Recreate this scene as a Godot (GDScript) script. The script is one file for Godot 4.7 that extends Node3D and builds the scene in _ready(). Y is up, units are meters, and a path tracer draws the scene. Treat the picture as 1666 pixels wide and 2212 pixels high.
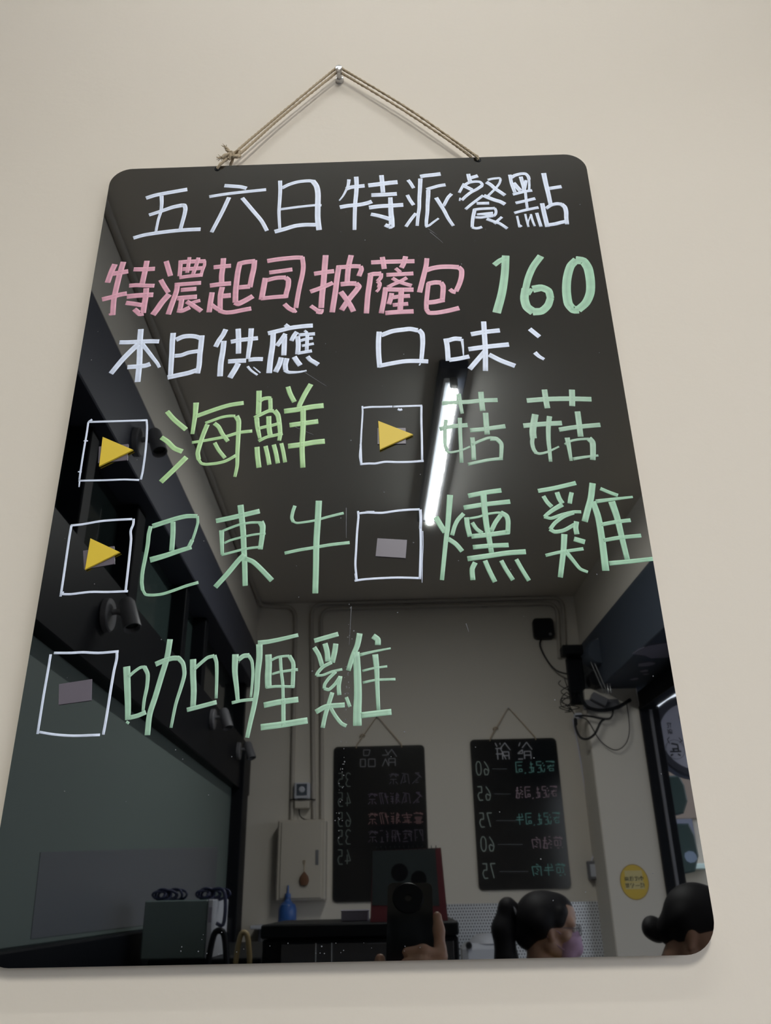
extends Node3D
# A hand-lettered black menu board on a cream wall; its glossy face mirrors the snack shop behind the camera.
# Metres, y up. The board's wall is the plane z = 0, the room lies on +z, the street is beyond +x.

const EYE := Vector3(0.05182, 1.49666, 0.76238)
const BOARD_W := 0.6
const BOARD_H := 0.8912
const BOARD_Y := 1.45
const FACE_Z := 0.012
const CEIL := 3.40
const FAR := 4.80
const SKEW := -0.0394          # the side walls run slightly out of square
var M := {}
var used := {}

# ------------------------------------------------------------------ helpers
func mat(c: Color, rough := 0.6, metal := 0.0, spec := 0.5) -> StandardMaterial3D:
	var m := StandardMaterial3D.new()
	m.albedo_color = c
	m.roughness = rough
	m.metallic = metal
	m.metallic_specular = spec
	return m

func lin(r: float, g: float, b: float) -> Color:
	return Color(r, g, b).linear_to_srgb()

func begin() -> SurfaceTool:
	var st := SurfaceTool.new()
	st.begin(Mesh.PRIMITIVE_TRIANGLES)
	st.set_smooth_group(-1)
	return st

func numbered(called: String) -> String:
	if not used.has(called):
		used[called] = 0
		return called
	used[called] += 1
	return "%s_%03d" % [called, used[called]]

func done(st: SurfaceTool) -> ArrayMesh:
	st.generate_normals()
	return st.commit()

func put(called: String, mesh: Mesh, m: Material, parent: Node = null, at := Vector3.ZERO) -> MeshInstance3D:
	var o := MeshInstance3D.new()
	o.mesh = mesh
	o.material_override = m
	o.position = at
	if parent == null:
		o.name = numbered(called)
		add_child(o)
	else:
		var n := 0
		for c in parent.get_children():
			if c.name == called or c.name.begins_with(called + "_0") or c.name.begins_with(called + "_1"):
				n += 1
		o.name = called if n == 0 else "%s_%03d" % [called, n]
		parent.add_child(o, true)
	return o

func obj(called: String, st: SurfaceTool, m: Material, parent: Node = null, at := Vector3.ZERO) -> MeshInstance3D:
	return put(called, done(st), m, parent, at)

func tag(o: Node, label: String, category: String, group := "") -> Node:
	o.set_meta("label", label)
	o.set_meta("category", category)
	if group:
		o.set_meta("group", group)
	return o

func thing(called: String, label: String, category: String, at := Vector3.ZERO, turn := 0.0, group := "") -> Node3D:
	var o := Node3D.new()
	o.name = numbered(called)
	add_child(o)
	o.position = at
	o.rotation.y = turn
	tag(o, label, category, group)
	return o

func holder(called: String, parent: Node) -> Node3D:
	var o := Node3D.new()
	var n := 0
	for c in parent.get_children():
		if c.name == called or c.name.begins_with(called + "_0"):
			n += 1
	o.name = called if n == 0 else "%s_%03d" % [called, n]
	parent.add_child(o, true)
	return o

func struct(o: Node3D, label := "") -> Node3D:
	o.set_meta("kind", "structure")
	if label:
		o.set_meta("label", label)
	return o

# a convex face whose outside looks away from c
func face(st: SurfaceTool, p: Array, c: Vector3) -> void:
	var n: Vector3 = (p[1] - p[0]).cross(p[2] - p[0])
	var out: bool = n.dot((p[0] + p[2]) * 0.5 - c) > 0.0
	for i in range(1, p.size() - 1):
		if out:
			st.add_vertex(p[0]); st.add_vertex(p[i + 1]); st.add_vertex(p[i])
		else:
			st.add_vertex(p[0]); st.add_vertex(p[i]); st.add_vertex(p[i + 1])

# a box with chamfered edges, turned by b
func box(st: SurfaceTool, c: Vector3, s: Vector3, bev := 0.003, b := Basis.IDENTITY) -> void:
	var h := s * 0.5
	bev = minf(bev, minf(h.x, minf(h.y, h.z)) * 0.9)
	var k := h - Vector3.ONE * bev
	for a in 3:
		var u := (a + 1) % 3
		var v := (a + 2) % 3
		for sg in [-1.0, 1.0]:
			var q := []
			for e in [[-1, -1], [1, -1], [1, 1], [-1, 1]]:
				var p := Vector3.ZERO
				p[a] = sg * h[a]; p[u] = e[0] * k[u]; p[v] = e[1] * k[v]
				q.append(c + b * p)
			face(st, q, c)
		for su in [-1.0, 1.0]:
			for sv in [-1.0, 1.0]:
				var q := []
				for e in [[-1, 0], [1, 0], [1, 1], [-1, 1]]:
					var p := Vector3.ZERO
					p[a] = e[0] * k[a]
					p[u] = su * (h[u] if e[1] == 0 else k[u])
					p[v] = sv * (k[v] if e[1] == 0 else h[v])
					q.append(c + b * p)
				face(st, q, c)
	for sx in [-1.0, 1.0]:
		for sy in [-1.0, 1.0]:
			for sz in [-1.0, 1.0]:
				var sgn := Vector3(sx, sy, sz)
				face(st, [c + b * (sgn * Vector3(h.x, k.y, k.z)), c + b * (sgn * Vector3(k.x, h.y, k.z)), c + b * (sgn * Vector3(k.x, k.y, h.z))], c)

func rounded(pts: Array, closed := false, per := 4) -> Array:      # a smooth run through the points
	if pts.size() < 3:
		return pts
	var out := []
	var n := pts.size()
	var last := n if closed else n - 1
	for i in last:
		var p0 = pts[(i - 1 + n) % n] if closed or i > 0 else pts[i]
		var p1 = pts[i]
		var p2 = pts[(i + 1) % n]
		var p3 = pts[(i + 2) % n] if closed or i + 2 < n else p2
		for k in per:
			var t := float(k) / per
			out.append(p1 * (1.0 + t * t * (2.0 * t - 3.0)) + p2 * (t * t * (3.0 - 2.0 * t)) + (p2 - p0) * 0.5 * (t * (1.0 - t) * (1.0 - t)) + (p3 - p1) * 0.5 * (t * t * (t - 1.0)))
	if not closed:
		out.append(pts[n - 1])
	return out

func tube(st: SurfaceTool, pts: Array, r: float, sides := 10, r1 := -1.0, caps := true, closed := false) -> void:
	st.set_smooth_group(1)
	var rings := []
	var n := pts.size()
	var side := Vector3.ZERO
	for i in n:
		var d: Vector3 = (pts[(i + 1) % n] if closed or i + 1 < n else pts[i]) - (pts[(i - 1 + n) % n] if closed or i > 0 else pts[i])
		d = d.normalized()
		if side == Vector3.ZERO:
			side = d.cross(Vector3.UP if absf(d.y) < 0.9 else Vector3.RIGHT).normalized()
		side = (side - d * side.dot(d)).normalized()
		var up := side.cross(d)
		var rr := r if r1 < 0.0 else lerpf(r, r1, float(i) / maxf(1.0, n - 1))
		var ring := []
		for k in sides:
			var a := TAU * k / sides
			ring.append(pts[i] + (side * cos(a) + up * sin(a)) * rr)
		rings.append(ring)
	for i in (n if closed else n - 1):
		var c: Vector3 = (pts[i] + pts[(i + 1) % n]) * 0.5
		var a = rings[i]
		var b = rings[(i + 1) % n]
		for k in sides:
			face(st, [a[k], a[(k + 1) % sides], b[(k + 1) % sides], b[k]], c)
	st.set_smooth_group(-1)
	if caps and not closed:
		face(st, rings[0], pts[1])
		face(st, rings[n - 1], pts[n - 2])

# a turned shape: profile of (radius, height) about the axis of b
func lathe(st: SurfaceTool, prof: Array, sides := 24, b := Basis.IDENTITY, at := Vector3.ZERO) -> void:
	var grp := 1
	for i in prof.size() - 1:
		if i > 0 and absf((prof[i] - prof[i - 1]).angle_to(prof[i + 1] - prof[i])) > 0.6:
			grp += 1
		st.set_smooth_group(grp)
		for k in sides:
			var q := []
			for e in [[i, k], [i, k + 1], [i + 1, k + 1], [i + 1, k]]:
				var a: float = TAU * e[1] / sides
				q.append(at + b * Vector3(cos(a) * prof[e[0]].x, prof[e[0]].y, sin(a) * prof[e[0]].x))
			var u: Vector3 = q[1] - q[0] if q[1] != q[0] else q[2] - q[3]
			if u.cross(q[3] - q[0]).length() < 1e-12:
				continue
			for t in [[0, 1, 2], [0, 2, 3]]:
				st.add_vertex(q[t[0]]); st.add_vertex(q[t[1]]); st.add_vertex(q[t[2]])
	st.set_smooth_group(-1)

# an outline (counterclockwise seen from +z) between z0 and z1
func prism(st: SurfaceTool, poly: PackedVector2Array, z0: float, z1: float, bev := 0.0) -> void:
	var tri := Geometry2D.triangulate_polygon(poly)
	var inner := poly
	if bev > 0.0:
		var off := Geometry2D.offset_polygon(poly, -bev, Geometry2D.JOIN_MITER)
		if off.size() == 1 and off[0].size() == poly.size():
			inner = off[0]
			var best := 0
			for i in inner.size():
				if inner[i].distance_to(poly[0]) < inner[best].distance_to(poly[0]):
					best = i
			var turned := PackedVector2Array()
			for i in inner.size():
				turned.append(inner[(i + best) % inner.size()])
			if turned[1].distance_to(poly[1]) > turned[turned.size() - 1].distance_to(poly[1]):
				turned.reverse()
				turned.insert(0, turned[turned.size() - 1])
				turned.remove_at(turned.size() - 1)
			inner = turned
			tri = Geometry2D.triangulate_polygon(inner)
		else:
			bev = 0.0
	var cw := Geometry2D.is_polygon_clockwise(poly)
	for i in range(0, tri.size(), 3):
		var a := inner[tri[i]]
		var b := inner[tri[i + 1]]
		var c := inner[tri[i + 2]]
		if (b - a).cross(c - a) > 0.0:
			var t := b; b = c; c = t
		for p in [a, b, c]:
			st.add_vertex(Vector3(p.x, p.y, z1))
	tri = Geometry2D.triangulate_polygon(poly)
	for i in range(0, tri.size(), 3):
		var a := poly[tri[i]]
		var b := poly[tri[i + 1]]
		var c := poly[tri[i + 2]]
		if (b - a).cross(c - a) < 0.0:
			var t := b; b = c; c = t
		for p in [a, b, c]:
			st.add_vertex(Vector3(p.x, p.y, z0))
	var n := poly.size()
	for i in n:
		var j := (i + 1) % n
		var rows := [[poly[i], poly[j], z0], [poly[i], poly[j], z1 - bev]]
		if bev > 0.0:
			rows.append([inner[i], inner[j], z1])
		for r in rows.size() - 1:
			var a := Vector3(rows[r][0].x, rows[r][0].y, rows[r][2])
			var b := Vector3(rows[r][1].x, rows[r][1].y, rows[r][2])
			var c := Vector3(rows[r + 1][1].x, rows[r + 1][1].y, rows[r + 1][2])
			var d := Vector3(rows[r + 1][0].x, rows[r + 1][0].y, rows[r + 1][2])
			var q := [a, d, c, a, c, b] if not cw else [a, c, d, a, b, c]
			for p in q:
				st.add_vertex(p)

func round_rect(w: float, h: float, r: float, at := Vector2.ZERO, per := 8) -> PackedVector2Array:
	var p := PackedVector2Array()
	for k in 4:
		var c := Vector2((w * 0.5 - r) * [1, -1, -1, 1][k], (h * 0.5 - r) * [1, 1, -1, -1][k])
		for i in per + 1:
			var a := PI * 0.5 * (k + float(i) / per)
			p.append(at + c + Vector2(cos(a), sin(a)) * r)
	return p

# ------------------------------------------------------------------ marker pen strokes (board units, z towards the reader)
var pen_rng := RandomNumberGenerator.new()

func ribbon(st: SurfaceTool, raw: Array, w0: float, w1: float, base: float, high: float, tint: Color, streaky := true) -> void:
	var pts := []
	var n := raw.size()
	if n == 2:
		for k in 5:
			pts.append(raw[0].lerp(raw[1], k / 4.0))
	else:
		var tang := []
		for i in n:
			var a: Vector2 = raw[i] - raw[maxi(i - 1, 0)]
			var b: Vector2 = raw[mini(i + 1, n - 1)] - raw[i]
			if i == 0: a = b
			if i == n - 1: b = a
			var bend := maxf(0.0, a.normalized().dot(b.normalized()))
			tang.append((a.normalized() + b.normalized()) * 0.5 * bend * minf(a.length(), b.length()))
		for i in n - 1:
			for k in 4:
				var t := k / 4.0
				pts.append(raw[i] * (1.0 + t * t * (2.0 * t - 3.0)) + raw[i + 1] * (t * t * (3.0 - 2.0 * t)) + tang[i] * (t * (1.0 - t) * (1.0 - t)) + tang[i + 1] * (t * t * (t - 1.0)))
		pts.append(raw[n - 1])
	n = pts.size()
	var across := [-1.0, -0.84, -0.3, 0.0, 0.35, 0.84, 1.0]
	var rise := [0.0, 1.0, 0.8, 0.72, 0.8, 1.0, 0.0]
	var tone := [1.12, 1.1, 0.98, pen_rng.randf_range(0.8, 0.92), 0.97, 1.08, 1.12]
	var rows := []
	var shades := []
	for i in range(-1, n + 1):
		var j := clampi(i, 0, n - 1)
		var d: Vector2 = (pts[mini(j + 1, n - 1)] - pts[maxi(j - 1, 0)]).normalized()
		var nrm := Vector2(-d.y, d.x)
		var w := lerpf(w0, w1, float(j) / (n - 1)) * 0.5
		var edge := i != j
		var row := []
		var shade := []
		var along := pen_rng.randf_range(-0.05, 0.05)
		var pool: float = 0.07 * (1.0 - absf(2.0 * j / (n - 1.0) - 1.0))
		for a in 7:
			var p: Vector2 = pts[j] + nrm * across[a] * w * (1.0 if not edge else 0.93)
			if edge:
				p += d * (i - j) * w * 0.12
			row.append(Vector3(p.x, p.y, base + (0.0 if edge else high * rise[a])))
			var f: float = (tone[a] + along + pool - 0.03) if streaky else 1.0
			shade.append(Color(tint.r * f, tint.g * f, tint.b * f))
		rows.append(row)
		shades.append(shade)
	for i in rows.size() - 1:
		for a in 6:
			var q := [[i, a], [i, a + 1], [i + 1, a + 1], [i + 1, a]]
			for t in [0, 2, 1, 0, 3, 2]:
				var e = q[t]
				st.set_color(shades[e[0]][e[1]])
				st.add_vertex(rows[e[0]][e[1]])

var board: Node3D
var line_node: Node3D
var pen_st: SurfaceTool
var pen_tint: Color
var pen_called := ""
var pen_index := 0
var INKS := {}

func close_glyph() -> void:
	if pen_st != null:
		var target: Node = line_node if line_node != null else board
		obj(pen_called, pen_st, M.ink, target)
		pen_st = null

func line_of(_called: String, ink: String) -> void:
	close_glyph()
	line_node = holder("lettering_line", board)
	pen_tint = INKS[ink]
	var hue: String = {"white": "white marker lettering", "pink": "pink marker lettering", "lime": "bright green marker lettering"}.get(ink, "pale green marker lettering")
	line_node.set_meta("label", hue)

func box_of(_called: String, _kind: String) -> void:
	close_glyph()
	line_node = null
	pen_tint = INKS["white"]

func glyph(called: String) -> void:
	close_glyph()
	pen_st = begin()
	pen_st.set_smooth_group(1)
	pen_called = "checkbox_outline" if called == "box" else "handwritten_numeral" if called in ["one", "six", "zero"] else "handwritten_character"
	pen_index = 0

func s(w0: int, w1: int, xy: Array) -> void:                       # tenths of a millimetre on the board
	var raw := []
	for i in range(0, xy.size(), 2):
		raw.append(Vector2(xy[i], xy[i + 1]) * 1e-4)
	ribbon(pen_st, raw, w0 * 1e-4, w1 * 1e-4, 0.00003, 0.00016 + pen_index * 0.000012, pen_tint)
	pen_index += 1

func lettering() -> void:
	line_of("title", "white")
	glyph("wu")
	s(59, 60, [-2504,8401,-2400,8443,-2285,8470,-2004,8525])
	s(51, 40, [-2315,8428,-2300,8294,-2297,8161])
	s(37, 33, [-2297,8161,-2317,8031,-2328,7832])
	s(51, 63, [-2437,8118,-2290,8177,-2155,8235,-2050,8260])
	s(62, 47, [-2050,8260,-2015,8259,-1997,8203,-2001,8104,-2031,7862])
	s(54, 58, [-2590,7753,-2480,7791,-2368,7813,-2159,7841,-1957,7856,-1785,7859])
	glyph("liu")
	s(58, 56, [-1535,8568,-1337,8540,-1258,8510])
	s(48, 48, [-1713,8390,-1547,8419,-1332,8446,-1012,8477])
	s(55, 48, [-1467,8366,-1536,8128,-1644,7806])
	s(53, 50, [-1301,8349,-1157,8133,-1043,7960,-971,7801])
	glyph("ri")
	s(52, 37, [-840,8620,-833,8463,-833,8273,-835,8097,-815,7816])
	s(50, 52, [-811,8496,-729,8549,-613,8591,-480,8603,-421,8592])
	s(69, 69, [-429,8598,-382,8510,-361,8386,-359,8164,-356,7968,-337,7787])
	s(38, 37, [-819,8140,-602,8169,-389,8189,-315,8184])
	s(62, 58, [-873,7781,-755,7818,-634,7861,-513,7875,-383,7870])
	glyph("te")
	s(45, 19, [25,8602,14,8504,-8,8430,-49,8327,-95,8251])
	s(58, 60, [-8,8445,50,8470,217,8487])
	s(58, 46, [116,8643,120,8514,115,8364,102,8202,96,8027,92,7769])
	s(61, 60, [-84,8143,23,8163,160,8174,258,8199,305,8219])
	s(58, 57, [433,8655,441,8499,447,8364])
	s(69, 69, [269,8491,383,8504,522,8521,628,8530])
	s(62, 62, [305,8326,436,8326,615,8333])
	s(55, 78, [536,8275,537,8154,539,8008,544,7921,543,7807,508,7805])
	s(57, 57, [508,7805,465,7832])
	s(64, 64, [274,8121,405,8137,514,8140,689,8147])
	s(54, 62, [295,8011,376,7986,456,7954,532,7918])
	glyph("pai")
	s(46, 44, [764,8559,792,8508,828,8421])
	s(46, 47, [747,8307,778,8222,818,8140])
	s(43, 42, [842,8002,778,7904,715,7794])
	s(60, 61, [919,8612,981,8624,1078,8633,1171,8645])
	s(56, 40, [918,8575,912,8483,904,8372,893,8243,886,8089,870,7982,850,7801])
	s(49, 52, [988,8391,1069,8420,1147,8445,1224,8457])
	s(56, 39, [1008,8374,1003,8276,991,8148,983,8021,965,7871,960,7790])
	s(36, 27, [948,7781,995,7801,1054,7855,1115,7908])
	s(46, 43, [1292,8302,1248,8246,1184,8108])
	s(53, 42, [1100,8246,1143,8142,1190,8025,1231,7903,1286,7782])
	glyph("can")
	s(51, 52, [1519,8628,1525,8554,1536,8494])
	s(53, 54, [1550,8563,1634,8592])
	s(36, 36, [1457,8468,1423,8394,1388,8318])
	s(44, 36, [1465,8445,1520,8482,1598,8495,1656,8486,1680,8448,1675,8416])
	s(45, 42, [1676,8422,1609,8366,1534,8318,1473,8262,1414,8194])
	s(52, 51, [1454,8426,1505,8391,1551,8356])
	s(21, 21, [1395,8233,1385,8182])
	s(38, 33, [1755,8517,1814,8533,1901,8540,1914,8517])
	s(31, 34, [1914,8517,1894,8452,1845,8375,1777,8294,1735,8244])
	s(52, 50, [1735,8479,1787,8430,1830,8369,1884,8315,1946,8251])
	s(40, 39, [1679,8259,1618,8204,1537,8131,1450,8042])
	s(56, 55, [1688,8256,1743,8218,1816,8176,1880,8147,1934,8103])
	s(47, 47, [1593,8131,1741,8129])
	s(48, 40, [1561,8034,1535,7921,1520,7834,1512,7748])
	s(40, 39, [1512,7748,1549,7731,1586,7732,1629,7749])
	s(43, 43, [1549,8028,1635,8040,1758,8041,1806,8044])
	s(35, 36, [1806,8044,1817,7997,1808,7947,1782,7914])
	s(69, 31, [1775,7952,1676,7953,1582,7952])
	s(38, 37, [1560,7905,1626,7899,1702,7908,1778,7917])
	s(46, 43, [1697,7874,1762,7837,1844,7796,1930,7711])
	s(36, 36, [1880,7897,1834,7849,1782,7792])
	glyph("dian")
	s(44, 45, [2035,8591,2043,8452,2059,8359,2073,8294])
	s(49, 42, [2051,8544,2097,8578,2172,8601,2230,8598,2259,8554,2266,8501])
	s(30, 30, [2266,8501,2260,8402,2250,8325])
	s(50, 49, [2167,8551,2178,8459,2188,8379,2188,8301])
	s(40, 40, [2229,8489,2214,8424,2198,8353])
	s(57, 57, [2069,8450,2104,8383,2142,8316])
	s(42, 43, [2046,8259,2119,8280,2193,8301,2285,8316])
	s(35, 35, [2202,8301,2199,8185,2200,8019])
	s(45, 45, [2067,8117,2179,8144,2310,8180])
	s(41, 42, [2037,7956,2131,7984,2237,8011,2336,8032])
	s(29, 32, [2065,7905,2072,7823,2078,7730,2106,7753])
	s(28, 28, [2167,7932,2174,7837,2187,7725])
	s(17, 17, [2186,7756,2196,7818,2221,7885,2237,7926])
	s(29, 29, [2234,7926,2244,7828,2263,7734])
	s(42, 41, [2307,7944,2320,7844,2337,7725])
	s(63, 52, [2457,8598,2465,8432,2479,8249,2488,8076])
	s(54, 54, [2503,8339,2651,8362])
	s(56, 57, [2388,8096,2394,7966,2404,7834,2413,7718])
	s(47, 55, [2427,8012,2493,8063,2566,8082,2626,8070])
	s(60, 50, [2622,8070,2655,8024,2663,7948,2654,7848,2652,7748])
	s(53, 53, [2423,7746,2508,7758,2581,7779,2638,7792])
	line_of("pizza", "pink")
	glyph("te")
	s(71, 68, [-2768,7348,-2794,7244,-2822,7076])
	s(67, 67, [-2776,7205,-2696,7218,-2599,7236])
	s(70, 63, [-2670,7380,-2693,7190,-2710,6948,-2715,6815,-2701,6594])
	s(27, 27, [-2746,6601,-2708,6615])
	s(65, 64, [-2852,6826,-2738,6858,-2656,6887,-2576,6902])
	s(66, 66, [-2388,7385,-2394,7244,-2408,7043])
	s(63, 63, [-2531,7263,-2408,7258,-2283,7261])
	s(59, 58, [-2557,7017,-2476,7022,-2382,7012,-2262,7005])
	s(68, 68, [-2352,6968,-2346,6853,-2350,6716,-2351,6612])
	s(75, 61, [-2351,6607,-2387,6598,-2458,6668])
	s(70, 70, [-2564,6857,-2451,6867,-2366,6870,-2263,6871])
	s(62, 62, [-2566,6764,-2480,6748,-2376,6723])
	glyph("nong")
	s(64, 63, [-2156,7370,-2119,7255,-2084,7147])
	s(60, 60, [-2193,7089,-2146,7000,-2086,6899])
	s(75, 72, [-2075,6869,-2141,6766,-2193,6658,-2233,6581])
	s(51, 51, [-1983,7365,-1978,7260,-1976,7140])
	s(62, 61, [-2003,7347,-1917,7352,-1809,7354,-1688,7353])
	s(39, 40, [-1695,7359,-1692,7293,-1712,7205,-1722,7119])
	s(57, 58, [-1946,7242,-1843,7243,-1715,7249])
	s(48, 48, [-1882,7420,-1884,7323,-1890,7185])
	s(50, 50, [-1773,7410,-1788,7308,-1819,7155])
	s(53, 53, [-1974,7115,-1877,7130,-1707,7145])
	s(58, 58, [-2020,7009,-1910,7015,-1715,7026])
	s(61, 66, [-1990,7010,-1991,6924,-2010,6814,-2033,6699,-2056,6580])
	s(60, 61, [-1940,6928,-1763,6940])
	s(66, 66, [-1972,6807,-1892,6814,-1747,6822])
	s(48, 48, [-1703,6765,-1752,6751,-1801,6732])
	s(61, 60, [-1858,6755,-1777,6694,-1678,6612])
	s(64, 56, [-1920,6789,-1923,6689,-1934,6617])
	s(56, 58, [-1956,6628,-1905,6621,-1857,6645,-1817,6669])
	glyph("qi")
	s(65, 64, [-1472,7386,-1471,7250,-1476,7130,-1467,6989])
	s(62, 62, [-1577,7255,-1476,7264,-1378,7271])
	s(64, 64, [-1602,6981,-1488,6996,-1361,7004])
	s(65, 58, [-1458,6951,-1471,6835,-1466,6703,-1459,6624])
	s(69, 70, [-1464,6821,-1413,6822,-1353,6827])
	s(64, 63, [-1571,6876,-1580,6733,-1586,6593])
	s(54, 55, [-1574,6707,-1515,6652,-1458,6609])
	s(57, 61, [-1470,6609,-1398,6580,-1315,6582,-1212,6604,-1104,6626])
	s(66, 67, [-1272,7303,-1287,7177,-1294,7015,-1296,6865,-1290,6722])
	s(67, 67, [-1289,7293,-1209,7317,-1093,7329])
	s(65, 65, [-1098,7340,-1101,7224,-1119,7083,-1133,6939])
	s(65, 65, [-1269,6939,-1134,6949])
	s(76, 67, [-1290,6722,-1255,6700,-1178,6744,-1093,6804])
	glyph("si")
	s(64, 63, [-943,7325,-840,7343,-712,7357,-604,7364,-527,7358])
	s(57, 56, [-531,7367,-515,7233,-521,7113,-546,6953,-567,6794,-585,6616])
	s(71, 71, [-587,6585,-611,6571])
	s(59, 56, [-599,6568,-662,6609,-719,6674])
	s(59, 59, [-912,7148,-791,7163,-646,7184])
	s(68, 67, [-957,7066,-972,6921,-989,6752])
	s(59, 59, [-934,7035,-829,7064,-719,7067])
	s(66, 60, [-719,7062,-686,7028,-685,6937,-703,6831,-709,6768])
	s(57, 57, [-994,6766,-861,6779,-697,6788])
	glyph("pi")
	s(71, 67, [-252,7383,-262,7190,-272,6974,-286,6788,-294,6605])
	s(63, 74, [-294,6584,-299,6543,-337,6560])
	s(51, 51, [-329,6560,-371,6598,-413,6636])
	s(63, 63, [-382,7108,-274,7125,-153,7139])
	s(59, 58, [-422,6844,-334,6880,-250,6919,-164,6964])
	s(65, 65, [-92,7216,-112,7054,-132,6835,-167,6538])
	s(62, 62, [-117,7195,-19,7197,66,7204,160,7198])
	s(60, 61, [160,7198,172,7151,142,7054])
	s(66, 63, [51,7370,23,7222,9,7070,4,6963])
	s(68, 67, [-69,6939,23,6946,108,6942])
	s(69, 67, [108,6942,141,6898,107,6836,24,6713,-59,6565])
	s(66, 64, [-69,6827,-18,6741,44,6623,77,6539])
	glyph("sa")
	s(63, 63, [291,7253,424,7255,595,7254,797,7251])
	s(62, 62, [421,7327,432,7244,441,7151])
	s(61, 63, [697,7327,670,7218,643,7159])
	s(66, 62, [281,7081,267,6952,244,6767,225,6507])
	s(63, 64, [255,7060,315,7077,370,7077,404,7081])
	s(47, 51, [404,7081,399,7022,360,6965])
	s(51, 47, [360,6965,385,6931,371,6873])
	s(35, 37, [393,6915,371,6847,343,6811])
	s(48, 48, [575,7151,629,7089])
	s(58, 58, [467,7057,632,7061,778,7066])
	s(51, 54, [534,7006,587,6961,670,6920,753,6885])
	s(49, 49, [702,7005,608,6944,544,6914,476,6874])
	s(64, 64, [425,6845,584,6833,772,6825])
	s(61, 60, [451,6859,431,6707,395,6501])
	s(59, 59, [520,6783,506,6704,484,6627])
	s(58, 58, [519,6719,603,6732,728,6737])
	s(55, 55, [531,6612,704,6623])
	s(67, 66, [635,6852,625,6700,610,6523])
	s(64, 64, [444,6501,576,6509,762,6512])
	glyph("bao")
	s(58, 63, [948,7286,933,7169,893,6997,843,6786])
	s(65, 67, [939,7109,999,7133,1094,7151,1221,7149,1313,7137])
	s(65, 58, [1313,7137,1345,7092,1339,6995,1307,6884,1264,6785])
	s(57, 53, [1259,6769,1226,6781,1195,6814])
	s(55, 54, [952,6914,935,6793,916,6636,912,6537])
	s(63, 64, [944,6904,1024,6922,1095,6916])
	s(64, 60, [1095,6916,1118,6865,1114,6785,1099,6655])
	s(64, 64, [920,6631,1007,6638,1121,6664])
	s(55, 63, [912,6537,939,6485,1021,6482,1146,6503,1284,6539])
	line_of("price", "jade")
	glyph("one")
	s(65, 69, [1733,7156,1803,7216,1880,7255])
	s(90, 99, [1878,7287,1844,7011,1790,6736,1709,6460])
	glyph("six")
	s(86, 80, [2289,7265,2185,7111,2113,6948,2066,6786])
	s(95, 110, [2066,6786,2041,6646,2058,6526,2122,6454])
	s(103, 83, [2122,6454,2217,6460,2296,6536,2339,6644])
	s(86, 104, [2339,6644,2326,6746,2251,6794,2153,6778])
	s(50, 49, [2138,6783,2090,6704])
	glyph("zero")
	s(117, 93, [2697,7190,2776,7171,2819,7065,2823,6868,2798,6697,2733,6559,2635,6464])
	s(108, 96, [2635,6464,2580,6466,2534,6547,2531,6727,2562,6930,2622,7104,2697,7190])
	s(57, 57, [2636,7156,2602,7073])
	s(59, 58, [2548,6526,2565,6466])
	line_of("today", "white")
	glyph("ben")
	s(56, 56, [-2573,6204,-2462,6201,-2339,6205,-2216,6205,-2127,6200])
	s(66, 65, [-2351,6377,-2344,6213,-2325,6013,-2315,5866,-2310,5662])
	s(69, 60, [-2356,6168,-2403,6115,-2509,5971,-2620,5783])
	s(53, 36, [-2311,6166,-2253,6090,-2172,5978,-2111,5893,-2086,5844])
	s(58, 59, [-2443,5861,-2343,5865,-2243,5874,-2196,5894])
	glyph("ri")
	s(64, 56, [-1974,6309,-1973,6189,-1965,6049,-1959,5902,-1951,5728])
	s(62, 57, [-1931,6217,-1856,6255,-1775,6262,-1704,6249,-1661,6227])
	s(62, 57, [-1643,6262,-1644,6112,-1646,5988,-1643,5866,-1652,5751])
	s(52, 52, [-1927,5994,-1854,6001,-1776,6033,-1675,6049])
	s(59, 59, [-1979,5707,-1871,5732,-1753,5759,-1671,5790])
	glyph("gong")
	s(58, 57, [-1377,6338,-1406,6258,-1443,6189,-1476,6103])
	s(62, 64, [-1387,6177,-1391,6028,-1402,5882,-1400,5704])
	s(62, 61, [-1235,6340,-1221,6171,-1213,6002])
	s(56, 56, [-1306,6164,-1197,6185,-1095,6194,-1006,6203])
	s(62, 49, [-1086,6339,-1088,6166,-1098,6018,-1103,5925])
	s(58, 58, [-1320,5896,-1221,5900,-1124,5901])
	s(54, 54, [-1093,5910,-1020,5917,-937,5914])
	s(65, 65, [-1207,5865,-1235,5794,-1288,5680])
	s(31, 26, [-1100,5822,-1061,5768,-986,5703])
	s(13, 19, [-1035,5810,-955,5731])
	glyph("ying")
	s(50, 50, [-699,6378,-657,6341])
	s(57, 57, [-890,6266,-762,6299,-640,6332,-497,6350,-388,6356])
	s(62, 64, [-833,6272,-833,6107,-849,5910,-857,5727])
	s(53, 54, [-695,6251,-733,6178,-783,6090])
	s(59, 59, [-702,6216,-702,6102,-703,5959])
	s(54, 52, [-565,6271,-596,6222,-623,6153])
	s(57, 57, [-555,6211,-544,6096,-548,5968])
	s(31, 31, [-479,6288,-445,6257])
	s(45, 45, [-543,6230,-453,6235,-361,6239])
	s(40, 40, [-521,6150,-452,6172,-383,6179])
	s(35, 35, [-502,6079,-430,6092,-371,6104])
	s(43, 43, [-445,6232,-448,6013])
	s(42, 42, [-548,5978,-468,5992,-391,6006])
	s(60, 61, [-729,5926,-749,5834,-786,5739])
	s(59, 57, [-666,5913,-681,5832,-675,5759])
	s(51, 17, [-683,5759,-646,5729,-582,5724,-502,5729,-442,5743])
	s(60, 60, [-585,5930,-554,5875,-516,5816])
	s(52, 55, [-436,5929,-405,5885,-356,5849,-316,5818])
	glyph("kou")
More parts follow.
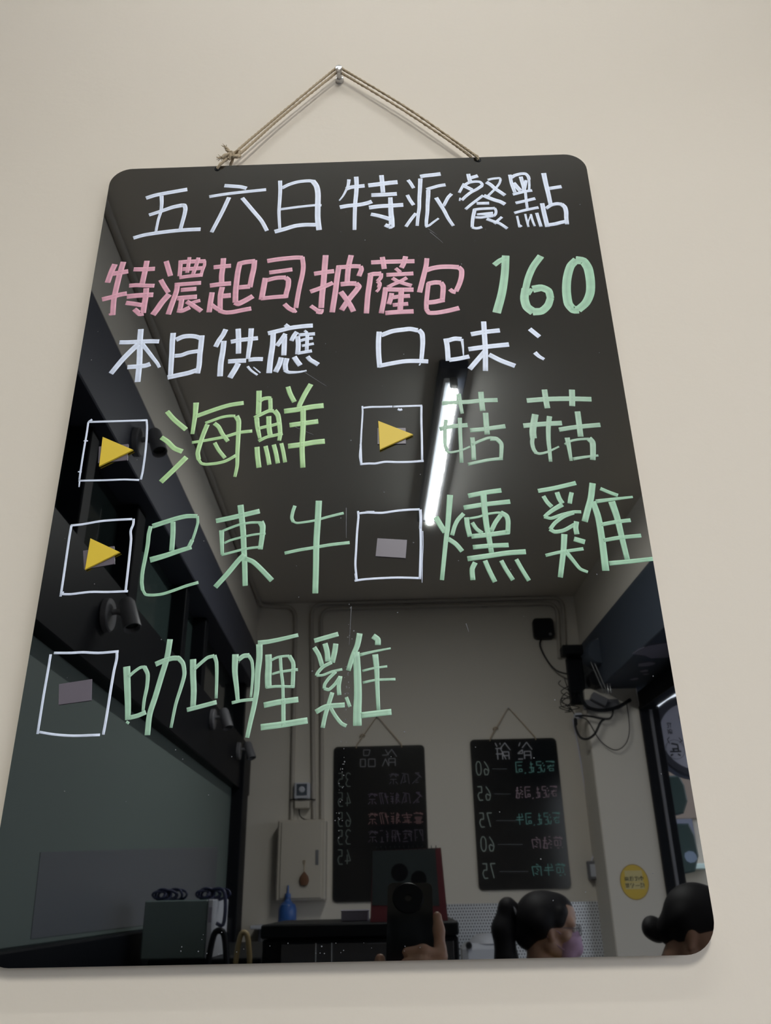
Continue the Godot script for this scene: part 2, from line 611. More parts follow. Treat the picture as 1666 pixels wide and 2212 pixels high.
	s(59, 58, [367,6239,357,6104,357,5922,367,5758])
	s(59, 60, [391,6192,517,6243,643,6260,719,6266,799,6244])
	s(63, 47, [814,6247,849,6196,853,6086,843,5965,829,5839])
	s(54, 55, [360,5776,508,5806,656,5828,804,5825,901,5816])
	s(15, 15, [817,5792,801,5766])
	glyph("wei")
	s(58, 57, [1113,6116,1123,6016,1125,5819])
	s(58, 59, [1139,6091,1210,6112,1287,6105])
	s(36, 15, [1291,6104,1297,6009,1297,5878])
	s(54, 53, [1137,5827,1249,5842,1358,5866])
	s(59, 59, [1400,6167,1542,6191,1722,6208])
	s(60, 60, [1360,5964,1566,5990,1808,6011])
	s(60, 58, [1552,6336,1547,6095,1543,5934,1525,5670])
	s(59, 58, [1543,5934,1455,5825,1355,5699])
	s(58, 58, [1582,5881,1706,5797,1852,5723])
	glyph("colon")
	s(56, 55, [2062,6214,2157,6105])
	s(52, 36, [2089,5891,2130,5838,2180,5799])
	line_of("seafood", "lime")
	glyph("hai")
	s(54, 55, [-1944,5264,-1862,5164,-1720,5031])
	s(53, 55, [-1975,4941,-1905,4888,-1823,4804,-1737,4762])
	s(58, 57, [-1687,4691,-1794,4561,-1926,4408])
	s(63, 42, [-1637,5363,-1635,5213,-1646,4974])
	s(51, 51, [-1626,5192,-1542,5226,-1408,5278,-1272,5322,-1120,5345])
	s(34, 34, [-1516,5104,-1452,5130,-1345,5171,-1263,5184,-1201,5182])
	s(60, 34, [-1187,5177,-1159,5116,-1153,4957,-1150,4724,-1144,4571,-1160,4443])
	s(33, 40, [-1641,4868,-1550,4880,-1416,4903,-1281,4930,-1147,4973,-1008,4988])
	s(52, 48, [-1494,5084,-1529,4962,-1554,4845,-1570,4737,-1553,4660])
	s(32, 37, [-1565,4676,-1523,4613,-1475,4600,-1361,4608,-1262,4635,-1162,4697])
	s(47, 45, [-1419,5097,-1371,5052,-1324,4963,-1260,4871])
	s(42, 42, [-1399,4856,-1352,4769,-1278,4670])
	glyph("xian")
	s(60, 59, [-957,5494,-952,5336,-950,5198])
	s(46, 46, [-953,5354,-908,5389,-847,5399,-826,5392])
	s(47, 47, [-831,5392,-824,5301,-822,5241])
	s(43, 43, [-991,5152,-915,5196,-840,5233,-788,5231])
	s(60, 43, [-778,5234,-740,5179,-718,5060,-706,4942,-714,4862])
	s(56, 37, [-966,5145,-953,5038,-933,4950,-921,4897])
	s(56, 55, [-837,5164,-829,5034,-811,4923])
	s(38, 38, [-947,5015,-882,5033,-806,5048,-711,5077])
	s(37, 38, [-932,4863,-851,4907,-776,4924,-681,4947])
	s(55, 54, [-946,4789,-936,4692,-914,4545])
	s(47, 47, [-856,4797,-829,4688,-807,4575])
	s(47, 47, [-769,4812,-743,4714,-718,4589])
	s(42, 42, [-690,4826,-669,4740,-642,4598])
	s(54, 54, [-642,5535,-617,5451,-567,5340])
	s(58, 54, [-392,5560,-451,5440,-509,5296,-514,5266])
	s(63, 63, [-671,5224,-533,5240,-381,5268,-251,5281])
	s(58, 58, [-607,5047,-478,5063,-306,5084])
	s(62, 62, [-614,4789,-472,4805,-347,4827,-232,4837])
	s(61, 54, [-470,5253,-464,5022,-469,4790,-455,4530])
	line_of("mushroom", "sage")
	glyph("gu")
	s(51, 52, [1033,5265,1158,5273,1311,5274,1464,5286,1627,5287])
	s(56, 36, [1212,5377,1224,5262,1239,5130])
	s(60, 60, [1456,5395,1456,5284,1460,5158])
	s(51, 51, [993,4945,1117,4973,1285,4985])
	s(46, 40, [1064,5059,1048,4943,1040,4828,1038,4742,1053,4690])
	s(31, 22, [1035,4691,1076,4661,1135,4665,1225,4688,1297,4722])
	s(46, 39, [1210,5075,1205,4938,1202,4794,1197,4534])
	s(52, 52, [1312,4920,1439,4927,1565,4943,1684,4957])
	s(60, 59, [1488,5127,1486,4987,1487,4865])
	s(50, 49, [1328,4830,1330,4704,1326,4563])
	s(33, 34, [1318,4744,1405,4787,1481,4816,1522,4823])
	s(56, 39, [1516,4812,1580,4804,1625,4746,1621,4666,1607,4554])
	s(36, 37, [1264,4512,1363,4534,1488,4558,1626,4570])
	glyph("gu")
	s(59, 59, [1944,5269,2135,5279,2361,5278,2631,5262])
	s(62, 61, [2144,5400,2146,5282,2152,5168])
	s(65, 64, [2439,5388,2430,5285,2419,5186])
	s(58, 58, [1879,4957,2076,4970,2283,4976])
	s(72, 72, [2015,5090,1987,4977,1969,4880,1968,4803])
	s(46, 41, [1961,4816,1949,4740,1958,4669,1976,4631])
	s(35, 20, [1965,4631,2013,4614,2085,4627,2149,4654,2224,4692])
	s(58, 36, [2163,5062,2139,4939,2123,4778,2121,4652,2118,4517])
	s(53, 54, [2249,4896,2376,4915,2517,4929,2685,4940])
	s(62, 61, [2466,5111,2466,4993,2463,4806])
	s(56, 33, [2321,4794,2327,4676,2331,4519])
	s(27, 29, [2287,4716,2358,4755,2443,4771,2548,4774])
	s(66, 58, [2548,4777,2578,4732,2572,4637,2555,4525])
	s(38, 25, [2355,4540,2472,4558,2618,4573])
	line_of("beef", "jade")
	glyph("ba")
	s(43, 35, [-1981,3903,-1992,3819,-1991,3701,-2001,3548,-2011,3423,-2007,3299,-1990,3225])
	s(28, 32, [-1993,3230,-1957,3176,-1891,3167,-1790,3176,-1678,3212,-1566,3253,-1450,3286])
	s(54, 44, [-1962,3905,-1841,3946,-1725,3984,-1630,4005,-1548,4005,-1519,4002])
	s(28, 29, [-1514,4002,-1506,3930,-1524,3826,-1545,3734])
	s(42, 42, [-1546,3739,-1573,3668])
	s(52, 51, [-1759,3943,-1748,3823,-1743,3632])
	s(61, 45, [-1948,3537,-1806,3578,-1669,3625,-1549,3662])
	glyph("dong")
	s(53, 54, [-1319,3944,-1198,3968,-1042,4003,-885,4040])
	s(63, 51, [-1082,4112,-1061,3973,-1039,3825,-1023,3655,-1002,3441,-987,3240])
	s(53, 34, [-1257,3836,-1248,3734,-1233,3575])
	s(27, 27, [-1244,3831,-1169,3863,-1081,3895,-970,3914,-902,3914,-866,3913])
	s(65, 49, [-866,3918,-844,3868,-844,3770,-857,3621])
	s(25, 24, [-1221,3697,-1161,3726,-1029,3761,-918,3782,-811,3789])
	s(27, 27, [-1240,3570,-1152,3592,-1043,3620,-955,3636,-845,3645])
	s(53, 52, [-1014,3569,-1080,3490,-1161,3379,-1278,3234])
	s(47, 52, [-1002,3525,-926,3490,-857,3427,-728,3288])
	glyph("niu")
	s(37, 35, [-525,4088,-544,4022,-552,3953,-536,3911])
	s(23, 29, [-546,3919,-502,3897,-431,3902,-312,3920,-193,3953,-28,3993])
	s(34, 34, [-611,3571,-471,3600,-330,3621,-166,3647,32,3666])
	s(66, 57, [-281,4136,-288,3935,-298,3676,-298,3424,-300,3144])
	line_of("smoked", "jade")
	glyph("xun")
	s(58, 58, [903,3918,959,3804,988,3754])
	s(62, 41, [1059,4161,1039,3992,1017,3816,989,3643,932,3246])
	s(44, 42, [1184,3949,1123,3883,1087,3814,1056,3717])
	s(49, 47, [1016,3677,1089,3619,1145,3542])
	s(52, 52, [1245,4148,1413,4179,1581,4200])
	s(51, 51, [1192,4016,1404,4046,1661,4070])
	s(52, 51, [1211,3905,1215,3810,1233,3698])
	s(25, 26, [1233,3894,1330,3909,1428,3938,1513,3949,1558,3948])
	s(54, 48, [1558,3948,1612,3911,1624,3854,1610,3722])
	s(52, 52, [1249,3697,1412,3710,1624,3735])
	s(41, 42, [1265,3847,1302,3779,1356,3729])
	s(47, 46, [1555,3920,1498,3844,1446,3747])
	s(65, 51, [1399,4165,1398,4017,1406,3804,1421,3665,1433,3520])
	s(49, 49, [1257,3580,1403,3590,1606,3594])
	s(54, 54, [1196,3459,1396,3484,1586,3509,1769,3518])
	s(50, 50, [1266,3417,1233,3351,1232,3238])
	s(49, 48, [1364,3434,1397,3333,1444,3212])
	s(44, 44, [1523,3430,1560,3342,1619,3227])
	s(43, 43, [1671,3439,1715,3337,1773,3216])
	glyph("ji")
	s(47, 47, [1958,4182,2129,4210,2348,4260])
	s(43, 44, [2005,4120,2036,4052,2076,4000])
	s(50, 51, [2146,4159,2161,4090,2186,4034])
	s(45, 45, [2294,4152,2276,4095,2261,4032])
	s(52, 31, [2184,4022,2088,3966,2022,3918,1989,3890])
	s(35, 35, [1989,3890,2055,3871,2172,3909,2288,3935,2363,3933])
	s(41, 39, [2287,3927,2185,3888,2087,3817,2035,3753])
	s(43, 40, [2032,3753,2077,3723,2168,3736,2279,3795])
	s(52, 53, [2305,3827,2290,3761,2293,3692])
	s(62, 50, [2169,3692,2140,3515,2080,3242])
	s(34, 35, [1962,3473,2090,3501,2337,3533])
	s(46, 29, [2164,3507,2220,3418,2282,3322,2351,3288])
	s(53, 53, [2261,3640,2360,3605])
	s(65, 63, [2519,4250,2479,4080,2433,3956,2387,3828])
	s(61, 70, [2497,4042,2527,3870,2533,3624,2527,3299])
	s(40, 40, [2591,4188,2676,4142,2755,4106])
	s(45, 25, [2527,4045,2704,4065,2903,4084])
	s(72, 52, [2685,4036,2714,3864,2730,3659,2752,3402])
	s(42, 42, [2546,3787,2684,3811,2843,3827])
	s(41, 42, [2546,3616,2698,3640,2922,3657])
	s(48, 43, [2573,3372,2772,3386,2998,3407])
	line_of("curry", "pale")
	glyph("ka")
	s(67, 49, [-2058,2462,-2029,2267,-2002,2082,-1992,1973])
	s(32, 32, [-1994,1938,-1984,1955])
	s(30, 28, [-2031,2367,-1981,2416,-1928,2453,-1885,2458])
	s(42, 28, [-1891,2458,-1853,2388,-1847,2275,-1859,2152,-1860,2049])
	s(41, 42, [-1973,1991,-1904,2007,-1834,2036])
	s(54, 51, [-1674,2716,-1686,2542,-1724,2353,-1761,2168,-1795,2017,-1797,1832])
	s(49, 47, [-1787,2481,-1715,2511,-1635,2534,-1572,2533])
	s(46, 27, [-1578,2536,-1530,2481,-1508,2379,-1529,2255,-1564,2102,-1588,1892])
	s(60, 52, [-1438,2517,-1427,2377,-1408,2221,-1403,2080])
	s(34, 34, [-1424,2421,-1360,2483,-1301,2532,-1240,2547])
	s(40, 27, [-1240,2550,-1216,2486,-1203,2340,-1196,2148])
	s(41, 41, [-1455,2048,-1329,2078,-1190,2112])
	glyph("li")
	s(62, 35, [-1041,2554,-1037,2396,-1012,2243,-992,2107])
	s(45, 44, [-1012,2504,-963,2539,-912,2543])
	s(34, 22, [-917,2543,-884,2490,-869,2392,-870,2265,-876,2149])
	s(29, 29, [-1047,2103,-955,2121,-855,2129])
	s(47, 36, [-833,2662,-743,2670,-615,2693,-456,2729])
	s(62, 38, [-820,2646,-814,2520,-824,2365,-824,2213,-842,2064,-869,1917,-890,1788])
	s(62, 61, [-730,2544,-723,2440,-724,2337,-717,2236])
	s(24, 24, [-710,2486,-650,2516,-584,2527,-533,2528])
	s(40, 40, [-533,2528,-495,2460,-492,2357,-493,2230])
	s(21, 29, [-690,2359,-629,2376,-528,2389,-450,2397])
	s(26, 26, [-740,2236,-650,2244,-478,2237])
	s(31, 30, [-617,2515,-604,2385,-585,2258,-577,2107])
	s(40, 39, [-575,2132,-571,2008,-566,1876])
	s(52, 52, [-750,2074,-619,2098,-440,2119])
	s(57, 57, [-769,1876,-611,1892,-489,1908,-351,1927])
	glyph("ji")
	s(44, 44, [-299,2669,-192,2698,-76,2729])
	s(43, 43, [-300,2604,-255,2528,-224,2427])
	s(50, 50, [-199,2638,-179,2565,-170,2470])
	s(51, 51, [-97,2633,-108,2552,-129,2458])
	s(34, 33, [-134,2458,-215,2416,-263,2362,-274,2335])
	s(24, 24, [-274,2335,-214,2339,-133,2369,-36,2389])
	s(32, 31, [-95,2369,-160,2305,-197,2251,-202,2213])
	s(30, 31, [-202,2213,-159,2202,-105,2249,-57,2318])
	s(39, 39, [-52,2324,-67,2232,-62,2151])
	s(40, 39, [-126,2174,-157,2073,-188,1969,-210,1860])
	s(46, 46, [-273,2002,-184,2047,-13,2059])
	s(35, 34, [-141,2036,-92,1956,-39,1892,3,1870])
	s(33, 33, [3,2128,35,2042])
	s(56, 44, [129,2727,106,2614,62,2508,21,2377])
	s(65, 79, [95,2547,105,2364,110,2147,104,2014,103,1873])
	s(56, 55, [256,2700,299,2665,299,2614])
	s(32, 17, [128,2521,249,2548,419,2578])
	s(22, 22, [152,2368,247,2390,383,2406])
	s(24, 24, [156,2259,272,2280,456,2284])
	s(57, 35, [273,2520,285,2387,288,2250,295,2004])
	s(55, 55, [136,1961,268,1974,411,1986])
	box_of("seafood", "line")
	glyph("box")
	s(22, 22, [-2788,5160,-2752,5191])
	s(21, 20, [-2788,5157,-2786,5004,-2788,4881,-2789,4718,-2787,4462])
	s(16, 13, [-2781,4438,-2778,4374])
	s(24, 24, [-2786,5160,-2509,5160,-2152,5161])
	s(22, 23, [-2158,5167,-2143,5076,-2132,4921,-2128,4738,-2132,4530,-2141,4442])
	s(21, 21, [-2793,4448,-2526,4445,-2317,4447,-2159,4436])
	s(15, 15, [-2805,4926,-2761,4925])
	s(14, 14, [-2814,4554,-2776,4550])
	box_of("beef", "line")
	glyph("box")
	s(24, 23, [-2794,3937,-2796,3803,-2794,3625,-2791,3378,-2790,3178])
	s(24, 24, [-2800,3937,-2688,3946,-2503,3976,-2342,3986,-2181,3990])
	s(25, 24, [-2165,3992,-2163,3930,-2180,3861,-2166,3767,-2160,3528,-2158,3333,-2157,3212])
	s(23, 23, [-2796,3202,-2687,3199,-2508,3216,-2326,3211,-2134,3214])
	s(12, 12, [-2782,3207,-2766,3226])
	box_of("mushroom", "line")
	glyph("box")
	s(19, 19, [171,5260,173,5182,159,4947,150,4775,140,4644,154,4548])
	s(22, 22, [150,4786,152,4661,156,4554])
	s(23, 23, [176,5238,260,5245,362,5244,494,5243])
	s(24, 24, [504,5242,641,5243,814,5243])
	s(23, 23, [807,5241,799,5043,796,4811,789,4567])
	s(25, 25, [144,4549,228,4554,301,4552,400,4569,523,4562,671,4560,804,4567])
	s(27, 27, [552,5208,577,5198,597,5206])
	box_of("smoked", "line")
	glyph("box")
	s(22, 21, [119,4010,122,3943,108,3778,98,3589,90,3429,102,3272])
	s(23, 23, [92,3335,99,3272])
	s(24, 24, [127,3985,211,3991,362,3983,489,3999,616,4009,743,4011])
	s(28, 28, [750,4008,751,3897,743,3798])
	s(25, 24, [745,3798,741,3624,728,3411,718,3260])
	s(22, 22, [82,3260,155,3271,277,3278,497,3282,706,3271])
	s(8, 8, [766,3770,763,3623,749,3437,738,3223])
	s(13, 13, [195,4002,284,4000])
	box_of("curry", "line")
	glyph("box")
	s(24, 23, [-2797,2600,-2798,2442,-2802,2213,-2802,1864])
	s(24, 24, [-2767,2614,-2609,2610,-2493,2613,-2347,2603,-2153,2613])
	s(26, 25, [-2168,2613,-2162,2543,-2174,2426,-2183,2226,-2186,2114,-2193,1948,-2200,1844])
	s(22, 23, [-2787,1880,-2638,1854,-2469,1840,-2230,1842])
	close_glyph()

# ------------------------------------------------------------------ a small stroke font for the far signs: x, y digit pairs on a 10 x 10 cell
const FONT := {
	"0": "306082876939171230", "3": "11306082745487694919", "4": "601797 6369", "5": "80202464866919", "6": "7033163979866526", "7": "108049",
	"司": "108089 7869 2363 2656582826", "起": "1242 3035 0555 1519 3538 173969 99", "泥": "1122 0314 1906 3080834333 4349 4529 55 59899",
	"薯": "0090 3001 6001 1484 1323 4386 2666 2868 2666682826", "豬": "1030 0432 2446 2819 0626 6099 5393 7074 5989 5585895955", "牛": "2013 1383 0595 5059",
	"蔥": "0191 3002 7002 2343 2747 2343 4727 2327 5383875753 1819 4969", "肉": "1219 1292 9289 5031 3553 4656 4877", "餡": "3004 3063 1555 1519 5559 1757 7082 6466 6496 6696 6999",
	"餅": "3004 3063 1555 1519 5559 1757 6061 9082 5393 5696 6339 8389", "飲": "3004 3063 1555 1519 5559 1757 7053 6393 7559 7599", "品": "3070734330 0545490905 6595996965",
	"冬": "4013 2060 6004 2399 4657 3868", "瓜": "8021 2119 5157 4778 6199", "茶": "0191 3002 7002 5023 5083 2585 5559 3719 7799", "鮮": "3012 1242 1444 1646 1246 1649 3048 0817 6071 9081 6393 6595 6797 7379",
	"奶": "3019 0343 4018 5050 5090 7059 9079", "薑": "0191 3002 7002 1484 2676 1585 2777 2979 0898", "軍": "0292 0203 9293 1484 2676 2777 2676 5039 0898", "阿": "1019 1040 4025 5090 8089 6363 6676",
	"薩": "0191 3002 7002 1319 1343 4325 5383 6476 5687 4999", "姆": "3019 0343 4018 5080 5059 8089 4595 6364 6667", "紅": "3013 1333 3315 1535 2529 6090 7579 5999",
	"本": "0393 5059 5016 5096 3777", "店": "5051 1292 1209 4446 4474 4689 4878", "使": "3014 2429 4292 5484 6069 6949 5399", "用": "1219 1282 8289 1585 1787 5259", "統": "3013 1333 3315 1535 2529 5191 7053 5393 6559 8589 8999",
	"一": "0595", "發": "3013 1343 6094 7083 2565 4659 5879", "票": "0191 1383 1585 3133 6163 1787 5759 3828 6878", "兵": "7021 2126 2474 6466 0696 3819 7899", "花": "0191 3002 7002 3314 2429 8355 6369 6999",
}

func write(st: SurfaceTool, text: String, at: Vector2, size: Vector2, gap: float, pen: float, tint: Color, base := 0.0004) -> void:
	var x := at.x
	for ch in text:
		if FONT.has(ch):
			for run in FONT[ch].split(" "):
				var pts := []
				for i in range(0, run.length() - 1, 2):
					pts.append(Vector2(x + run[i].to_int() * size.x / 9.0, at.y + size.y * (1.0 - run[i + 1].to_int() / 9.0)))
				if pts.size() == 1:
					pts.append(pts[0] + Vector2(size.x * 0.15, -size.y * 0.1))
				ribbon(st, pts, pen, pen, base, 0.0003, tint, false)
		x += size.x * gap

# ------------------------------------------------------------------ smooth bodies: tapered capsules joined with a smooth minimum, meshed by surface nets
func blob(prims: Array, cell: float, k: float) -> ArrayMesh:
	var lo := Vector3.ONE * 1e9
	var hi := -lo
	for p in prims:
		if p.size() > 4 and p[4] < 0:
			continue
		var r: float = maxf(p[2], p[3]) + cell * 3.0 + k
		for e in [p[0], p[1]]:
			lo = lo.min(e - Vector3.ONE * r)
			hi = hi.max(e + Vector3.ONE * r)
	var n := Vector3i(((hi - lo) / cell).ceil()) + Vector3i.ONE
	var nx := n.x
	var nxy := n.x * n.y
	var f := PackedFloat32Array()
	f.resize(nxy * n.z)
	f.fill(1.0)
	for p in prims:
		var a: Vector3 = p[0]
		var b: Vector3 = p[1]
		var ra: float = p[2]
		var rb: float = p[3]
		var cut: bool = p.size() > 4 and p[4] < 0
		var m := maxf(ra, rb) + cell * 2.0 + k
		var l := Vector3i(((a.min(b) - Vector3.ONE * m - lo) / cell).floor()).clamp(Vector3i.ZERO, n - Vector3i.ONE)
		var h := Vector3i(((a.max(b) + Vector3.ONE * m - lo) / cell).ceil()).clamp(Vector3i.ZERO, n - Vector3i.ONE)
		var ab := b - a
		var ll := maxf(ab.length_squared(), 1e-9)
		for z in range(l.z, h.z + 1):
			for y in range(l.y, h.y + 1):
				for x in range(l.x, h.x + 1):
					var q := lo + Vector3(x, y, z) * cell
					var t := clampf((q - a).dot(ab) / ll, 0.0, 1.0)
					var d := (q - a - ab * t).length() - lerpf(ra, rb, t)
					var i := x + y * nx + z * nxy
					var e := f[i]
					if cut:
						var g := maxf(k * 0.5 - absf(-d - e), 0.0)
						f[i] = maxf(e, -d) + g * g / maxf(2.0 * k, 1e-6)
					else:
						var g := maxf(k - absf(d - e), 0.0)
						f[i] = minf(e, d) - g * g / (4.0 * k)
	var st := SurfaceTool.new()
	st.begin(Mesh.PRIMITIVE_TRIANGLES)
	var at := {}
	var offs := [0, 1, nx, nx + 1, nxy, nxy + 1, nxy + nx, nxy + nx + 1]
	var corner := [Vector3(0, 0, 0), Vector3(1, 0, 0), Vector3(0, 1, 0), Vector3(1, 1, 0), Vector3(0, 0, 1), Vector3(1, 0, 1), Vector3(0, 1, 1), Vector3(1, 1, 1)]
	var edges := [[0, 1], [2, 3], [4, 5], [6, 7], [0, 2], [1, 3], [4, 6], [5, 7], [0, 4], [1, 5], [2, 6], [3, 7]]
	var count := 0
	var cells := []
	var place := PackedVector3Array()
	var out_dir := PackedVector3Array()
	for z in n.z - 1:
		for y in n.y - 1:
			for x in n.x - 1:
				var i := x + y * nx + z * nxy
				var inside := 0
				for o in 8:
					if f[i + offs[o]] < 0.0:
						inside += 1
				if inside == 0 or inside == 8:
					continue
				var sum := Vector3.ZERO
				var hits := 0
				for e in edges:
					var va := f[i + offs[e[0]]]
					var vb := f[i + offs[e[1]]]
					if (va < 0.0) != (vb < 0.0):
						sum += corner[e[0]].lerp(corner[e[1]], va / (va - vb))
						hits += 1
				var g := Vector3(f[i + 1] - f[i], f[i + nx] - f[i], f[i + nxy] - f[i]) + Vector3(f[i + offs[7]] - f[i + offs[6]], f[i + offs[7]] - f[i + offs[5]], f[i + offs[7]] - f[i + offs[3]])
				var nrm := g.normalized() if g.length() > 1e-9 else Vector3.UP
				var pos := lo + (Vector3(x, y, z) + sum / hits) * cell
				st.set_normal(nrm)
				st.add_vertex(pos)
				place.append(pos)
				out_dir.append(nrm)
				at[i] = count
				count += 1
				cells.append(i)
	for i in cells:
		var v0 := f[i]
		for ax in 3:
			var d: int = [1, nx, nxy][ax]
			var u: int = [nx, nxy, 1][ax]
			var w: int = [nxy, 1, nx][ax]
			var v1 := f[i + d]
			if (v0 < 0.0) == (v1 < 0.0):
				continue
			if not (at.has(i - u) and at.has(i - w) and at.has(i - u - w)):
				continue
			var q := [at[i], at[i - u], at[i - u - w], at[i - w]]
			var up: Vector3 = out_dir[q[0]] + out_dir[q[1]] + out_dir[q[2]] + out_dir[q[3]]
			var turn: Vector3 = (place[q[2]] - place[q[0]]).cross(place[q[3]] - place[q[1]])
			var order := [0, 2, 1, 0, 3, 2] if turn.dot(up) > 0.0 else [0, 1, 2, 0, 2, 3]
			for o in order:
				st.add_index(q[o])
	return st.commit()

func cap(a: Vector3, b: Vector3, ra: float, rb := -1.0, sign := 1) -> Array:
	return [a, b, ra, ra if rb < 0.0 else rb, sign]

# a head whose chin rests at the origin's height, facing +z
func head_prims() -> Array:
	return [
		cap(Vector3(0, 0.135, -0.022), Vector3(0, 0.135, -0.022), 0.088), cap(Vector3(0, 0.135, 0.012), Vector3(0, 0.15, 0.02), 0.078),
		cap(Vector3(0, 0.075, 0.035), Vector3(0, 0.035, 0.05), 0.058, 0.034), cap(Vector3(0, 0.022, 0.066), Vector3(0, 0.02, 0.068), 0.022),
		cap(Vector3(-0.045, 0.06, 0.0), Vector3(-0.018, 0.025, 0.055), 0.03, 0.02), cap(Vector3(0.045, 0.06, 0.0), Vector3(0.018, 0.025, 0.055), 0.03, 0.02),
		cap(Vector3(0, 0.118, 0.086), Vector3(0, 0.082, 0.104), 0.009, 0.0125), cap(Vector3(-0.012, 0.079, 0.092), Vector3(0.012, 0.079, 0.092), 0.009),
		cap(Vector3(-0.02, 0.052, 0.083), Vector3(0.02, 0.052, 0.083), 0.0085), cap(Vector3(-0.015, 0.043, 0.082), Vector3(0.015, 0.043, 0.082), 0.009),
		cap(Vector3(-0.05, 0.132, 0.07), Vector3(0.05, 0.132, 0.07), 0.018), cap(Vector3(-0.05, 0.09, 0.05), Vector3(-0.04, 0.085, 0.062), 0.022), cap(Vector3(0.05, 0.09, 0.05), Vector3(0.04, 0.085, 0.062), 0.022),
		cap(Vector3(-0.032, 0.112, 0.096), Vector3(-0.03, 0.112, 0.1), 0.013, 0.013, -1), cap(Vector3(0.032, 0.112, 0.096), Vector3(0.03, 0.112, 0.1), 0.013, 0.013, -1),
		cap(Vector3(-0.079, 0.118, -0.01), Vector3(-0.076, 0.08, 0.0), 0.013, 0.009), cap(Vector3(0.079, 0.118, -0.01), Vector3(0.076, 0.08, 0.0), 0.013, 0.009),
		cap(Vector3(0, 0.06, -0.03), Vector3(0, -0.06, -0.035), 0.052, 0.05),
	]

func eyes(parent: Node) -> void:
	for sx in [-1.0, 1.0]:
		var st := begin()
		lathe(st, [Vector2(0, -0.0115), Vector2(0.008, -0.008), Vector2(0.0115, 0), Vector2(0.008, 0.008), Vector2(0, 0.0115)], 14, Basis.IDENTITY, Vector3(sx * 0.031, 0.112, 0.085))
		obj("eye", st, M.eye_white, parent)
		var it := begin()
		lathe(it, [Vector2(0, 0.0125), Vector2(0.0045, 0.0115), Vector2(0.0055, 0.0098)], 12, Basis(Vector3.RIGHT, PI / 2), Vector3(sx * 0.031, 0.112, 0.085))
		obj("iris", it, M.hair, parent)
		var bt := begin()
		tube(bt, rounded([Vector3(sx * 0.015, 0.131, 0.09), Vector3(sx * 0.032, 0.137, 0.088), Vector3(sx * 0.05, 0.131, 0.076)]), 0.0028, 6)
		obj("eyebrow", bt, M.hair, parent)

# a hand along +y from the wrist at the origin, palm towards +z, thumb at thumb_side * x
func hand_prims(thumb_side: float, curl: float) -> Array:
	var p := []
	p.append(cap(Vector3(-0.022, 0.03, 0), Vector3(-0.028, 0.08, 0), 0.017, 0.014))
	p.append(cap(Vector3(0.0, 0.02, 0), Vector3(0.0, 0.086, 0), 0.019, 0.0145))
	p.append(cap(Vector3(0.022, 0.03, 0), Vector3(0.028, 0.08, 0), 0.017, 0.014))
	p.append(cap(Vector3(0, -0.04, 0), Vector3(0, 0.02, 0), 0.026, 0.024))
	for i in 4:
		var x: float = thumb_side * [0.032, 0.0108, -0.0108, -0.031][i]
		var len: float = [0.068, 0.077, 0.071, 0.055][i]
		var at := Vector3(x, 0.084, 0.0)
		var ang := 0.15
		for j in 3:
			ang += curl * [0.75, 1.0, 0.7][j]
			var nxt: Vector3 = at + Vector3(x * 0.06, cos(ang), sin(ang)) * len * [0.45, 0.3, 0.25][j]
			p.append(cap(at, nxt, [0.0098, 0.0092, 0.0084][j], [0.0092, 0.0084, 0.0074][j]))
			at = nxt
	var t0 := Vector3(thumb_side * 0.024, 0.022, 0.006)
	var t1 := Vector3(thumb_side * 0.052, 0.052, 0.018)
	var t2 := Vector3(thumb_side * 0.058, 0.082, 0.026)
	var t3 := Vector3(thumb_side * 0.052, 0.104, 0.03)
	p.append(cap(t0, t1, 0.016, 0.0125)); p.append(cap(t1, t2, 0.0118, 0.0105)); p.append(cap(t2, t3, 0.0105, 0.008))
	return p

func posed(prims: Array, t: Transform3D) -> Array:
	var out := []
	for p in prims:
		out.append([t * p[0], t * p[1], p[2], p[3], p[4]])
	return out

# ------------------------------------------------------------------ textures
func canvas(w: int, h: int, c: Color) -> Image:
	var im := Image.create(w, h, false, Image.FORMAT_RGB8)
	im.fill(c)
	return im

func noise_tex(freq: float, size := 512, as_normal := false, bump := 4.0) -> NoiseTexture2D:
	var t := NoiseTexture2D.new()
	var nz := FastNoiseLite.new()
	nz.seed = 7
	nz.frequency = freq
	nz.fractal_octaves = 4
	t.noise = nz
	t.width = size
	t.height = size
	t.seamless = true
	t.as_normal_map = as_normal
	t.bump_strength = bump
	return t

func _ready() -> void:
	pen_rng.seed = 11
	# ---------------------------------------------------------- camera, sky, exposure, lamp light
	var cam := Camera3D.new()
	cam.name = "camera"
	cam.position = EYE
	cam.rotation = Vector3(0.43913, 0.01614, -0.02054)
	cam.fov = 63.999
	cam.near = 0.02
	cam.far = 200.0
	add_child(cam)
	cam.current = true
	var env := Environment.new()
	env.background_mode = Environment.BG_SKY
	var sky := Sky.new()
	var sm := ProceduralSkyMaterial.new()
	sm.sky_top_color = lin(0.72, 0.82, 1.0)
	sm.sky_horizon_color = lin(0.92, 0.96, 1.0)
	sm.ground_bottom_color = lin(0.30, 0.30, 0.30)
	sm.ground_horizon_color = lin(0.6, 0.6, 0.6)
	sm.energy_multiplier = 5.4
	sm.use_debanding = false
	sky.sky_material = sm
	env.sky = sky
	env.ambient_light_source = Environment.AMBIENT_SOURCE_SKY
	env.tonemap_mode = Environment.TONE_MAPPER_LINEAR
	env.tonemap_exposure = 1.0
	env.sdfgi_enabled = true
	env.ssao_enabled = true
	env.ssil_enabled = true
	var we := WorldEnvironment.new()
	we.name = "environment"
	we.environment = env
	add_child(we)
	materials()
	room()
	street()
	far_wall_things()
	left_side_things()
	right_corner_things()
	middle_things()
	people()
	menu_board()

